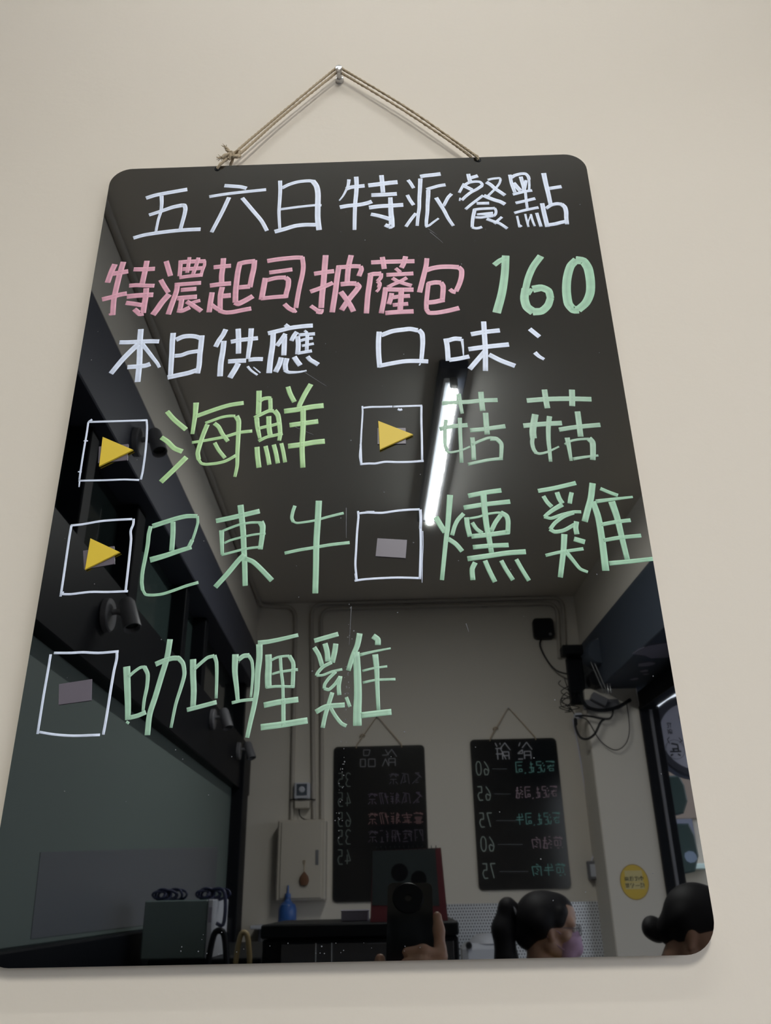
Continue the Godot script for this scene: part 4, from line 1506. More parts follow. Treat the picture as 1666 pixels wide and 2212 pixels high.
func far_wall_things() -> void:
	var cyan := Color(0.20, 0.50, 0.47)
	var rose := Color(0.46, 0.33, 0.40)
	small_board("menu_board", "black drinks board with faint chalk lettering, left of the pair on the far wall", -0.112, 1.934, 0.596, 0.925, -0.122, 2.585,
		[["冬瓜茶", "35", 0.22, Color(0.10, 0.09, 0.12), 0.062, 0.0], ["冬瓜鮮奶茶", "45", 0.10, Color(0.11, 0.085, 0.13), 0.06, 0.0], ["薑軍鮮奶茶", "65", -0.02, Color(0.25, 0.13, 0.135), 0.06, 0.0], ["阿薩姆紅茶", "35", -0.125, Color(0.09, 0.07, 0.10), 0.06, 0.0], ["", "45", -0.24, Color(0.2, 0.2, 0.2), 0.066, 0.0]], "飲品", -0.115)
	small_board("menu_board", "black fillings board with bright chalk prices, right of the pair on the far wall", 0.768, 1.972, 0.565, 0.90, 0.755, 2.622,
		[["薯泥起司", "60", 0.235, cyan, 0.056, 0.10], ["薯泥起司豬", "65", 0.08, rose, 0.046, 0.11], ["薯泥起司牛", "75", -0.08, cyan, 0.048, 0.13], ["蔥豬肉", "60", -0.22, rose, 0.056, 0.16], ["蔥牛肉", "75", -0.375, cyan, 0.06, 0.18]], "餡餅", -0.12)
	pipe("conduit_pipe", "painted conduit running along the left ceiling corner and down to the timer switch", [Vector3(-0.79, CEIL - 0.018, 0.9), Vector3(-0.935, CEIL - 0.018, FAR - 0.02), Vector3(-0.685, CEIL - 0.035, FAR - 0.02), Vector3(-0.672, 1.95, FAR - 0.02)], 0.0135, [Vector3(-0.683, 3.18, FAR - 0.015), Vector3(-0.676, 2.42, FAR - 0.015)])
	pipe("conduit_pipe", "painted conduit from the meter box up to the ceiling and across, outer one of two", [Vector3(-0.53, 1.95, FAR - 0.02), Vector3(-0.575, 3.385, FAR - 0.02), Vector3(1.20, 3.385, FAR - 0.02), Vector3(1.17, 2.95, FAR - 0.02)], 0.0135, [Vector3(0.1, 3.385, FAR - 0.012), Vector3(0.55, 3.385, FAR - 0.012)])
	pipe("conduit_pipe", "painted conduit from the meter box up to the ceiling and across, inner one of two", [Vector3(-0.48, 1.95, FAR - 0.02), Vector3(-0.505, 3.345, FAR - 0.02), Vector3(1.155, 3.345, FAR - 0.02), Vector3(1.13, 2.95, FAR - 0.02)], 0.0135, [Vector3(0.1, 3.345, FAR - 0.012), Vector3(0.65, 3.345, FAR - 0.012)])
	# timer switch
	var t := thing("timer_switch", "grey timer switch box with a round dial, between the conduits above the meter cabinet", "switch", Vector3(-0.607, 2.09, FAR))
	var st := begin()
	box(st, Vector3(0, 0.03, -0.035), Vector3(0.10, 0.10, 0.07), 0.006)
	obj("body", st, M.pale_grey, t)
	st = begin()
	box(st, Vector3(0, -0.052, -0.03), Vector3(0.095, 0.05, 0.06), 0.006)
	obj("terminal_cover", st, M.cabinet, t)
	st = begin()
	box(st, Vector3(0, 0.036, -0.0715), Vector3(0.066, 0.07, 0.004), 0.001)
	obj("dial_window", st, M.navy, t)
	st = begin()
	lathe(st, [Vector2(0, 0.006), Vector2(0.014, 0.006), Vector2(0.02, 0.0)], 20, Basis(Vector3.RIGHT, -PI / 2), Vector3(0, 0.036, -0.0735))
	obj("dial", st, M.pale_grey, t)
	st = begin()
	tube(st, [Vector3(-0.075, -0.02, -0.04), Vector3(0.0, -0.021, -0.075), Vector3(0.085, -0.024, -0.04)], 0.004, 6)
	obj("strap", st, M.black, t)
	st = begin()
	tube(st, rounded([Vector3(-0.02, -0.077, -0.03), Vector3(-0.01, -0.12, -0.035), Vector3(0.03, -0.142, -0.03), Vector3(0.12, -0.145, -0.02)]), 0.004, 6)
	obj("cable", st, M.black, t)
	# electrical cabinet
	var c := thing("electrical_cabinet", "beige metal electrical cabinet with a recessed handle on the far wall", "cabinet", Vector3(-0.595, 1.713, FAR))
	st = begin()
	box(st, Vector3(0, 0, -0.06), Vector3(0.30, 0.458, 0.12), 0.008)
	obj("body", st, M.cabinet, c)
	var door := obj("door", (func(): var q := begin(); box(q, Vector3(0, 0, -0.124), Vector3(0.252, 0.43, 0.008), 0.003); return q).call(), M.cabinet, c)
	st = begin()
	box(st, Vector3(0.098, 0.01, -0.1285), Vector3(0.02, 0.085, 0.004), 0.0015)
	obj("handle", st, M.grey_lamp, door)
	var orn := thing("hanging_charm", "small reddish brown charm hanging on the electrical cabinet door", "ornament", Vector3(-0.572, 1.60, FAR - 0.132))
	st = begin()
	tube(st, rounded([Vector3(-0.004, 0.085, 0), Vector3(-0.008, 0.105, -0.002), Vector3(0.004, 0.105, -0.002), Vector3(0.0, 0.085, 0), Vector3(0, 0.04, -0.004)]), 0.0022, 6)
	obj("cord", st, M.rope, orn)
	st = begin()
	lathe(st, [Vector2(0, -0.036), Vector2(0.02, -0.03), Vector2(0.03, -0.008), Vector2(0.026, 0.015), Vector2(0.012, 0.034), Vector2(0.004, 0.044), Vector2(0, 0.045)], 16, Basis.from_scale(Vector3(1, 1, 0.35)), Vector3(0, 0, -0.006))
	obj("pouch", st, mat(lin(0.16, 0.07, 0.035), 0.8), orn)
	# router and cable
	var r := thing("black_device", "small rounded black box high on the far wall with a hanging cable", "device", Vector3(1.04, 3.158, FAR))
	st = begin()
	prism(st, round_rect(0.142, 0.142, 0.025, Vector2.ZERO, 5), 0.0, 0.05, 0.002)
	var bo := obj("body", st, M.black, r)
	bo.rotation.y = PI
	st = begin()
	lathe(st, [Vector2(0, 0.002), Vector2(0.009, 0.002), Vector2(0.011, 0.0)], 14, Basis(Vector3.RIGHT, -PI / 2), Vector3(0.04, -0.045, -0.051))
	obj("button", st, M.grey_lamp, r)
	st = begin()
	tube(st, rounded([Vector3(-0.02, -0.07, -0.02), Vector3(-0.035, -0.12, -0.03), Vector3(-0.005, -0.22, -0.05), Vector3(0.05, -0.30, -0.06), Vector3(0.12, -0.34, -0.10)]), 0.006, 6)
	obj("cable", st, M.black, r)
	# wall outlet with its cable
	var ol := thing("wall_outlet", "grey surface-mounted wall outlet with a white cable, beside the pillar", "outlet", Vector3(1.185, 1.62, FAR))
	st = begin()
	box(st, Vector3(0, 0, -0.025), Vector3(0.055, 0.105, 0.05), 0.005)
	obj("body", st, M.grey_lamp, ol)
	st = begin()
	box(st, Vector3(0.002, 0.0, -0.052), Vector3(0.035, 0.07, 0.005), 0.001)
	obj("cover_plate", st, M.pale_grey, ol)
	st = begin()
	tube(st, rounded([Vector3(0.0, 0.05, -0.03), Vector3(0.025, 0.13, -0.02), Vector3(0.02, 0.40, -0.012), Vector3(0.008, 0.70, -0.012), Vector3(-0.012, 0.92, -0.02)], false, 8), 0.0045, 6)
	obj("cable", st, M.sign_white, ol)
	# perforated metal sheet, low on the far wall
	st = begin()
	box(st, Vector3(0.74, 1.20, FAR - 0.006), Vector3(0.98, 0.50, 0.008), 0.002)
	tag(obj("perforated_sheet", st, M.perforated), "shiny perforated metal sheet low on the far wall behind the women", "panel")
	# shelf with the blue bottle
	var sh := thing("wall_shelf", "narrow pale shelf below the electrical cabinet carrying the blue bottle", "shelf", Vector3(-0.66, 1.35, FAR))
	st = begin()
	box(st, Vector3(0, 0, -0.12), Vector3(0.42, 0.02, 0.24), 0.004)
	obj("shelf_board", st, M.pale_grey, sh)
	for x in [-0.16, 0.16]:
		st = begin()
		box(st, Vector3(x, -0.06, -0.09), Vector3(0.02, 0.10, 0.16), 0.003)
		obj("bracket", st, M.grey_lamp, sh)
	var bt := thing("spray_bottle", "blue plastic bottle with a narrow neck on the shelf under the electrical cabinet", "bottle", Vector3(-0.667, 1.36, 4.66))
	st = begin()
	lathe(st, [Vector2(0, 0.0), Vector2(0.05, 0.0), Vector2(0.054, 0.006), Vector2(0.054, 0.08), Vector2(0.046, 0.105), Vector2(0.02, 0.125), Vector2(0.016, 0.14), Vector2(0.0, 0.142)], 20)
	obj("body", st, M.blue_plastic, bt)
	st = begin()
	lathe(st, [Vector2(0.0, 0.142), Vector2(0.018, 0.142), Vector2(0.018, 0.165), Vector2(0.006, 0.17), Vector2(0.005, 0.21), Vector2(0.0, 0.212)], 16)
	obj("cap", st, M.blue_plastic, bt)

# ------------------------------------------------------------------ the left side
func left_side_things() -> void:
	var spots := [[2.905, 1.65, "highest"], [2.27, 1.575, "first"], [2.305, 3.33, "second"], [2.29, 4.20, "farthest"]]
	var labels := ["small grey spotlight on the header above the dark window, highest of the four", "small grey spotlight on the black beam, the one nearest the board", "small grey spotlight on the black beam, middle one along its length", "small grey spotlight at the far end of the black beam, near the corner post"]
	for i in 4:
		var z: float = spots[i][1]
		var o := thing("spotlight", labels[i], "spotlight", Vector3(LEFT_X + SKEW * z + 0.002, spots[i][0], z), asin(SKEW), "grey spotlights on the left wall")
		var st := begin()
		lathe(st, [Vector2(0, 0.0), Vector2(0.05, 0.0), Vector2(0.05, 0.016), Vector2(0.046, 0.02), Vector2(0, 0.02)], 24, Basis(Vector3.BACK, -PI / 2))
		obj("base", st, M.grey_lamp, o)
		st = begin()
		tube(st, rounded([Vector3(0.02, 0.008, 0), Vector3(0.038, 0.01, 0.0), Vector3(0.058, 0.0, 0.0)]), 0.009, 10)
		obj("arm", st, M.grey_lamp, o)
		var head := obj("head", (func():
			var q := begin()
			lathe(q, [Vector2(0, 0.055), Vector2(0.019, 0.053), Vector2(0.024, 0.043), Vector2(0.026, -0.05), Vector2(0.023, -0.05), Vector2(0.021, -0.034), Vector2(0, -0.034)], 20)
			return q).call(), M.grey_lamp, o, Vector3(0.072, 0.0, 0.0))
		head.rotation = Vector3(0.25, 0, 0.35)
		st = begin()
		lathe(st, [Vector2(0, -0.032), Vector2(0.021, -0.036), Vector2(0, -0.04)], 18)
		obj("lens", st, M.black_gloss, head)
	# plastic film taped on the grey panel
	var f := Node3D.new()
	f.name = numbered("plastic_film")
	add_child(f)
	side_frame(f, LEFT_X)
	tag(f, "greyish lilac plastic film taped over the lower part of the grey-green panel", "film")
	var st := begin()
	prism(st, PackedVector2Array([Vector2(-4.05, 1.42), Vector2(-1.50, 1.42), Vector2(-1.48, 1.615), Vector2(-4.05, 1.76)]), -0.0497, -0.0487)
	var sheet := obj("sheet", st, M.film, f)
	sheet.rotation.y = PI / 2
	# side counter with a box, cable coils and stools
	var k := thing("side_counter", "black side counter along the left wall, under the grey-green box", "counter", Vector3(-0.60, 0, 2.75))
	st = begin()
	box(st, Vector3(0, 1.315, 0), Vector3(0.36, 0.03, 1.1), 0.004)
	obj("counter_top", st, M.black, k)
	st = begin()
	box(st, Vector3(-0.02, 0.65, 0), Vector3(0.30, 1.30, 1.04), 0.004)
	obj("body", st, M.black, k)
	var b := thing("metal_box", "grey-green metal box with a pale edge on the side counter, cables piled on top", "box", Vector3(-0.695, 1.33, 2.32))
	st = begin()
	box(st, Vector3(-0.008, 0.085, 0), Vector3(0.206, 0.17, 0.24), 0.004)
	obj("body", st, M.box_green, b)
	st = begin()
	box(st, Vector3(0.106, 0.085, -0.005), Vector3(0.018, 0.171, 0.24), 0.003)
	obj("pale_edge", st, M.pale_grey, b)
	st = begin()
	box(st, Vector3(0.107, 0.125, -0.1265), Vector3(0.011, 0.045, 0.002), 0.0005)
	obj("paper_label", st, M.lilac, b)
	for i in 2:
		var coil := thing("cable_coil", ["dark blue cable coil on the left of the metal box top", "dark blue cable coil hanging over the right edge of the metal box"][i], "cable", Vector3([-0.745, -0.60][i], 1.5, 2.24), 0.0, "dark blue cable coils on the metal box")
		for j in 6:
			var pts := []
			for a in 24:
				var t := TAU * a / 24.0
				pts.append(Vector3(cos(t) * (0.022 + 0.004 * (j % 3)) + 0.011 * (j - 2.5), 0.016 + sin(t) * (0.011 + 0.0035 * ((j * 2) % 3)), 0.007 * j + sin(t * 2.0 + j) * 0.006))
			st = begin()
			tube(st, pts, 0.0042, 6, -1.0, false, true)
			obj("loop", st, M.cable_blue, coil)
		if i == 1:
			st = begin()
			tube(st, rounded([Vector3(0.01, 0.03, -0.01), Vector3(0.045, 0.025, -0.02), Vector3(0.056, -0.02, -0.03), Vector3(0.05, -0.075, -0.02), Vector3(0.03, -0.07, -0.03)]), 0.006, 6)
			obj("loose_end", st, M.cable_blue, coil)
	for i in 2:
		var x: float = [-0.477, -0.464][i]
		var s := thing("bar_stool", ["bar stool with a pale bentwood back, in front of the side counter", "black bar stool with a curved back, beside the grey-green box"][i], "stool", Vector3(x, 0, [2.2, 1.75][i]), PI)
		var m: Material = [M.wood, M.black][i]
		st = begin()
		lathe(st, [Vector2(0, 0.86), Vector2(0.09, 0.86), Vector2(0.10, 0.875), Vector2(0.095, 0.895), Vector2(0, 0.90)], 24, Basis.IDENTITY, Vector3(0.0, 0, 0.16))
		obj("seat", st, M.black, s)
		st = begin()
		var w: float = [0.025, 0.03][i]
		tube(st, rounded([Vector3(-w - 0.004, 0.87, 0.01), Vector3(-w, 1.25, 0.0), Vector3(-w * 0.6, 1.375 + 0.02 * i, 0.0), Vector3(0, 1.402 + 0.02 * i, 0.0), Vector3(w * 0.6, 1.375 + 0.02 * i, 0.0), Vector3(w, 1.25, 0.0), Vector3(w + 0.004, 0.87, 0.01)]), 0.0085, 8)
		obj("backrest", st, m, s)
		for e in [[-1, -1], [1, -1], [1, 1], [-1, 1]]:
			st = begin()
			tube(st, [Vector3(e[0] * 0.08, 0.86, 0.16 + e[1] * 0.09), Vector3(e[0] * 0.085, 0.0, 0.16 + e[1] * 0.13)], 0.014, 8)
			obj("leg", st, m, s)

# ------------------------------------------------------------------ the far right corner: shutter motor, cables, sticker
func right_corner_things() -> void:
	var m := thing("shutter_motor", "black roller shutter motor with a round drum and hanging chain in the far right corner", "motor", Vector3(1.25, 2.82, 4.36))
	var st := begin()
	box(st, Vector3(-0.10, 0.09, 0.10), Vector3(0.13, 0.06, 0.10), 0.004)
	obj("control_box", st, M.black, m)
	st = begin()
	box(st, Vector3(-0.08, -0.09, 0.16), Vector3(0.10, 0.30, 0.06), 0.006)
	obj("mounting_plate", st, M.black_frame, m)
	st = begin()
	lathe(st, [Vector2(0, -0.10), Vector2(0.075, -0.095), Vector2(0.085, -0.07), Vector2(0.085, 0.06), Vector2(0.07, 0.09), Vector2(0.03, 0.10), Vector2(0, 0.10)], 26, Basis(Vector3.RIGHT, PI / 2), Vector3(0.045, 0.04, 0.02))
	obj("drum", st, M.navy, m)
	st = begin()
	lathe(st, [Vector2(0, -0.06), Vector2(0.05, -0.055), Vector2(0.055, 0.03), Vector2(0.02, 0.045), Vector2(0, 0.045)], 20, Basis(Vector3.RIGHT, PI / 2), Vector3(0.02, -0.11, 0.06))
	obj("gear_case", st, M.black, m)
	st = begin()
	box(st, Vector3(0.045, 0.12, -0.06), Vector3(0.05, 0.015, 0.02), 0.002, Basis(Vector3.BACK, 0.5))
	obj("name_plate", st, M.grey_lamp, m)
	st = begin()
	box(st, Vector3(0.02, -0.24, 0.04), Vector3(0.10, 0.05, 0.07), 0.004, Basis(Vector3.BACK, -0.5))
	obj("bracket", st, M.grey_lamp, m)
	for i in 4:
		st = begin()
		var x: float = [-0.02, 0.0, 0.06, 0.075][i]
		var pts := []
		for j in 12:
			pts.append(Vector3(x + 0.06 * j / 11.0 * (1.0 if i < 2 else 0.1), -0.02 - 0.2 * j / 11.0, -0.05 + 0.003 * (j % 2)))
		tube(st, pts, 0.0035, 6)
		obj("chain", st, M.steel, m)
	st = begin()
	box(st, Vector3(1.285, 2.555, 4.42), Vector3(0.22, 0.06, 0.03), 0.003)
	tag(obj("mounting_rail", st, M.grey_lamp), "short grey metal rail below the shutter motor", "rail")
	var cable_runs := [
		[[Vector3(1.16, 2.62, 4.42), Vector3(1.19, 2.535, 4.38), Vector3(1.28, 2.51, 4.37), Vector3(1.38, 2.53, 4.38), Vector3(1.47, 2.58, 4.42)], 0.011, "thick black cable sagging under the shutter motor to the door frame"],
		[[Vector3(1.12, 2.49, 4.43), Vector3(1.18, 2.485, 4.40), Vector3(1.30, 2.462, 4.40), Vector3(1.34, 2.48, 4.41), Vector3(1.36, 2.535, 4.42)], 0.006, "thin black cable running level from the plug to the rail"],
		[[Vector3(1.118, 2.478, 4.43), Vector3(1.112, 2.42, 4.42), Vector3(1.13, 2.36, 4.41), Vector3(1.17, 2.345, 4.40), Vector3(1.22, 2.375, 4.40), Vector3(1.262, 2.44, 4.40), Vector3(1.29, 2.462, 4.41)], 0.0075, "black cable hanging in a short loop below the plug"],
		[[Vector3(1.13, 2.485, 4.43), Vector3(1.19, 2.46, 4.42), Vector3(1.25, 2.34, 4.42), Vector3(1.33, 2.28, 4.42), Vector3(1.40, 2.31, 4.42), Vector3(1.44, 2.40, 4.42), Vector3(1.448, 2.56, 4.43)], 0.0032, "thin grey cable hanging in a long loop in front of the pillar"],
	]
	for r in cable_runs:
		var o := thing("hanging_cable", r[2], "cable")
		st = begin()
		tube(st, rounded(r[0], false, 6), r[1], 8)
		obj("sheath", st, M.black, o)
		if r[1] == 0.0075:
			st = begin()
			box(st, Vector3(1.118, 2.455, 4.43), Vector3(0.02, 0.045, 0.018), 0.005)
			obj("plug", st, M.black, o)
	st = begin()
	box(st, Vector3(1.14, 2.493, 4.45), Vector3(0.045, 0.032, 0.05), 0.004)
	tag(obj("extension_socket", st, M.pale_grey), "small white socket with two plugs below the shutter motor", "socket")
	for i in 5:
		var rng := RandomNumberGenerator.new()
		rng.seed = 40 + i
		var o := thing("loose_wire", "thin loose wires tangled behind the shutter motor", "wire", Vector3.ZERO, 0.0, "loose wires at the shutter motor")
		st = begin()
		var pts := []
		for j in 6:
			pts.append(Vector3(1.10 + rng.randf_range(-0.05, 0.09), 2.72 - 0.04 * j + rng.randf_range(-0.03, 0.03), 4.46 + rng.randf_range(0.0, 0.12)))
		tube(st, rounded(pts, false, 5), 0.003, 5)
		obj("strand", st, M.black, o)
	# the round sticker on the pillar
	var k := thing("round_sticker", "yellow round sticker with two lines of dark print on the cream pillar", "sticker", Vector3(1.352, 1.548, 4.449), PI)
	var oval := func(s: float) -> PackedVector2Array:
		var p := PackedVector2Array()
		for i in 40:
			p.append(Vector2(cos(TAU * i / 40.0) * 0.082, sin(TAU * i / 40.0) * 0.094) * s)
		return p
	st = begin()
	prism(st, oval.call(1.0), -0.0005, 0.0005)
	obj("rim", st, M.sticker_rim, k)
	st = begin()
	prism(st, oval.call(0.955), 0.0004, 0.0009)
	obj("face", st, M.sticker, k)
	st = begin()
	for r in [[0.0, 0.03, 0.10, 0.06], [0.0, -0.02, 0.11, 0.035]]:
		box(st, Vector3(r[0], r[1], 0.0009), Vector3(r[2], r[3], 0.0004), 0.0001)
	obj("pale_band", st, M.sticker_pale, k)
	st = begin()
	write(st, "本店使用", Vector2(-0.056, 0.006), Vector2(0.025, 0.024), 1.15, 0.0036, Color(0.05, 0.045, 0.02), 0.0012)
	write(st, "統一發票", Vector2(-0.056, -0.03), Vector2(0.025, 0.024), 1.15, 0.0036, Color(0.05, 0.045, 0.02), 0.0012)
	obj("print", st, M.chalk, k)

# ------------------------------------------------------------------ the black cabinet behind the photographer and what stands on it
func middle_things() -> void:
	var c := thing("black_cabinet", "tall black cabinet with a dark glass front behind the photographer, the calendar standing on it", "cabinet", Vector3(-0.09, 0, 2.17))
	var st := begin()
	box(st, Vector3(0, 0.695, 0.02), Vector3(0.57, 1.39, 0.50), 0.004)
	obj("body", st, M.black, c)
	st = begin()
	box(st, Vector3(0, 1.412, 0), Vector3(0.57, 0.036, 0.54), 0.004)
	obj("top", st, M.black, c)
	st = begin()
	box(st, Vector3(0.02, 1.08, -0.235), Vector3(0.50, 0.60, 0.012), 0.002)
	obj("glass_door", st, mat(lin(0.03, 0.033, 0.042), 0.1), c)
	for x in [-0.128, -0.082]:
		st = begin()
		box(st, Vector3(x, 1.08, -0.243), Vector3(0.0022, 0.60, 0.004), 0.0005)
		obj("glass_edge", st, M.white_enamel, c)
	st = begin()
	box(st, Vector3(0.12, 1.376, -0.243), Vector3(0.20, 0.0025, 0.004), 0.0005)
	obj("door_rail", st, M.grey_lamp, c)
	# desk calendar: a red tent of card with a dark picture sheet
	var k := thing("desk_calendar", "desk calendar on a dark red stand with a dim picture sheet and ring binding", "calendar", Vector3(0.05, 1.43, 2.0))
	st = begin()
	prism(st, PackedVector2Array([Vector2(-0.105, 0.0), Vector2(0.118, 0.0), Vector2(0.106, 0.205), Vector2(-0.098, 0.20)]), 0.0, 0.003)
	var back := obj("back_board", st, M.red_board, k, Vector3(0, 0, 0.05))
	back.rotation.x = 0.16
	st = begin()
	prism(st, PackedVector2Array([Vector2(-0.112, 0.0), Vector2(0.118, 0.0), Vector2(0.108, 0.205), Vector2(-0.104, 0.20)]), 0.0, 0.003)
	var front := obj("front_board", st, M.red_board, k, Vector3(0, 0, -0.03))
	front.rotation.x = 0.18
	st = begin()
	prism(st, PackedVector2Array([Vector2(-0.107, 0.045), Vector2(0.095, 0.04), Vector2(0.09, 0.203), Vector2(-0.104, 0.199)]), -0.0025, -0.0005)
	var sheet := obj("picture_sheet", st, M.picture, front)
	for h in [[-0.022, 0.135, 0.026], [0.036, 0.115, 0.024]]:
		st = begin()
		lathe(st, [Vector2(0, 0.0004), Vector2(h[2], 0.0004), Vector2(h[2], 0.0)], 20, Basis(Vector3.RIGHT, -PI / 2), Vector3(h[0], h[1], -0.0026))
		obj("printed_shape", st, M.black, sheet)
	for i in 14:
		var ring := []
		for a in 10:
			ring.append(Vector3(-0.092 + 0.0142 * i, 0.202 + cos(TAU * a / 10) * 0.006, 0.0 + sin(TAU * a / 10) * 0.006 + 0.007))
		st = begin()
		tube(st, ring, 0.001, 5, -1.0, false, true)
		obj("binding_ring", st, M.black, k)
	var t := thing("pale_box", "small lilac grey box on the black cabinet, left of the calendar", "box", Vector3(-0.115, 1.43, 2.12))
	st = begin()
	box(st, Vector3(0, 0.014, 0), Vector3(0.085, 0.028, 0.06), 0.003)
	obj("body", st, M.lilac, t)
	st = begin()
	box(st, Vector3(0, 0.0295, 0), Vector3(0.088, 0.005, 0.063), 0.002)
	obj("lid", st, M.lilac, t)
	# white machine by the perforated sheet
	var w := thing("white_appliance", "white rounded kitchen appliance with a black knob in front of the perforated sheet", "appliance", Vector3(0.47, 0.95, 4.42))
	st = begin()
	box(st, Vector3(0, 0.155, 0), Vector3(0.26, 0.31, 0.24), 0.03)
	obj("body", st, M.pale_grey, w)
	st = begin()
	lathe(st, [Vector2(0, 0.05), Vector2(0.06, 0.045), Vector2(0.10, 0.02), Vector2(0.11, 0.0)], 24, Basis.IDENTITY, Vector3(0.02, 0.305, 0))
	obj("lid", st, M.pale_grey, w)
	st = begin()
	lathe(st, [Vector2(0, 0.018), Vector2(0.014, 0.018), Vector2(0.018, 0.0)], 16, Basis(Vector3.RIGHT, -PI / 2), Vector3(-0.095, 0.30 - 0.0, -0.118))
	obj("knob", st, M.black, w)
	var kc := thing("kitchen_counter", "low steel counter under the perforated sheet, mostly out of sight", "counter", Vector3(0.72, 0, 4.46))
	st = begin()
	box(st, Vector3(0, 0.93, 0), Vector3(1.0, 0.04, 0.62), 0.004)
	obj("counter_top", st, M.steel, kc)
	st = begin()
	box(st, Vector3(0, 0.455, 0.03), Vector3(0.94, 0.91, 0.54), 0.004)
	obj("body", st, M.grey_lamp, kc)

# ------------------------------------------------------------------ people
func phone_and_hand() -> void:
	var b := Basis.from_euler(Vector3(0.43913, 0.01614, -0.02054))
	var p := thing("phone", "black smartphone held up to take the picture, mirrored low in the board", "phone", EYE, 0.0)
	p.basis = b
	var st := begin()
	prism(st, round_rect(0.075, 0.160, 0.010, Vector2(0.003, -0.054), 6), 0.006, 0.0138, 0.002)
	obj("body", st, M.black_gloss, p)
	st = begin()
	lathe(st, [Vector2(0.006, 0.0), Vector2(0.024, 0.0), Vector2(0.026, -0.002), Vector2(0.026, -0.003), Vector2(0.006, -0.003)], 28, Basis(Vector3.RIGHT, -PI / 2), Vector3(0, 0, 0.0035))
	obj("camera_ring", st, M.black, p)

func person(called: String, label: String, at: Vector3, turn: float, top: Material, sit: bool, joints: Dictionary) -> Node3D:
	var o := thing(called, label, "person", at, turn)
	var J := joints
	var body := []
	body.append(cap(J.hip + Vector3(-0.07, 0, 0), J.hip + Vector3(0.07, 0, 0), 0.105))
	body.append(cap(J.hip, J.chest, 0.125, 0.12))
	body.append(cap(J.chest + Vector3(-0.08, 0, 0), J.chest + Vector3(0.08, 0, 0), 0.10))
	body.append(cap(J.sl, J.sr, 0.052)); body.append(cap(J.chest, J.neck, 0.09, 0.055))
	body.append(cap(J.sl, J.el, 0.05, 0.04)); body.append(cap(J.sr, J.er, 0.05, 0.04))
	body.append(cap(J.el, J.el.lerp(J.wl, 0.35), 0.042, 0.04)); body.append(cap(J.er, J.er.lerp(J.wr, 0.35), 0.042, 0.04))
	put("top", blob(body, 0.014, 0.035), top, o)
	var legs := []
	legs.append(cap(J.hip + Vector3(-0.075, -0.02, 0), J.hip + Vector3(0.075, -0.02, 0), 0.108))
	legs.append(cap(J.hip + Vector3(-0.085, -0.03, 0), J.kl, 0.082, 0.056)); legs.append(cap(J.hip + Vector3(0.085, -0.03, 0), J.kr, 0.082, 0.056))
	legs.append(cap(J.kl, J.al, 0.055, 0.042)); legs.append(cap(J.kr, J.ar, 0.055, 0.042))
	put("trousers", blob(legs, 0.016, 0.03), M.trousers, o)
	for a in [J.al, J.ar]:
		put("shoe", blob([cap(a + Vector3(0, -0.045, -0.03), a + Vector3(0, -0.05, 0.12), 0.04, 0.034), cap(a, a + Vector3(0, -0.04, -0.01), 0.04, 0.042)], 0.01, 0.02), M.shoe, o)
	return o

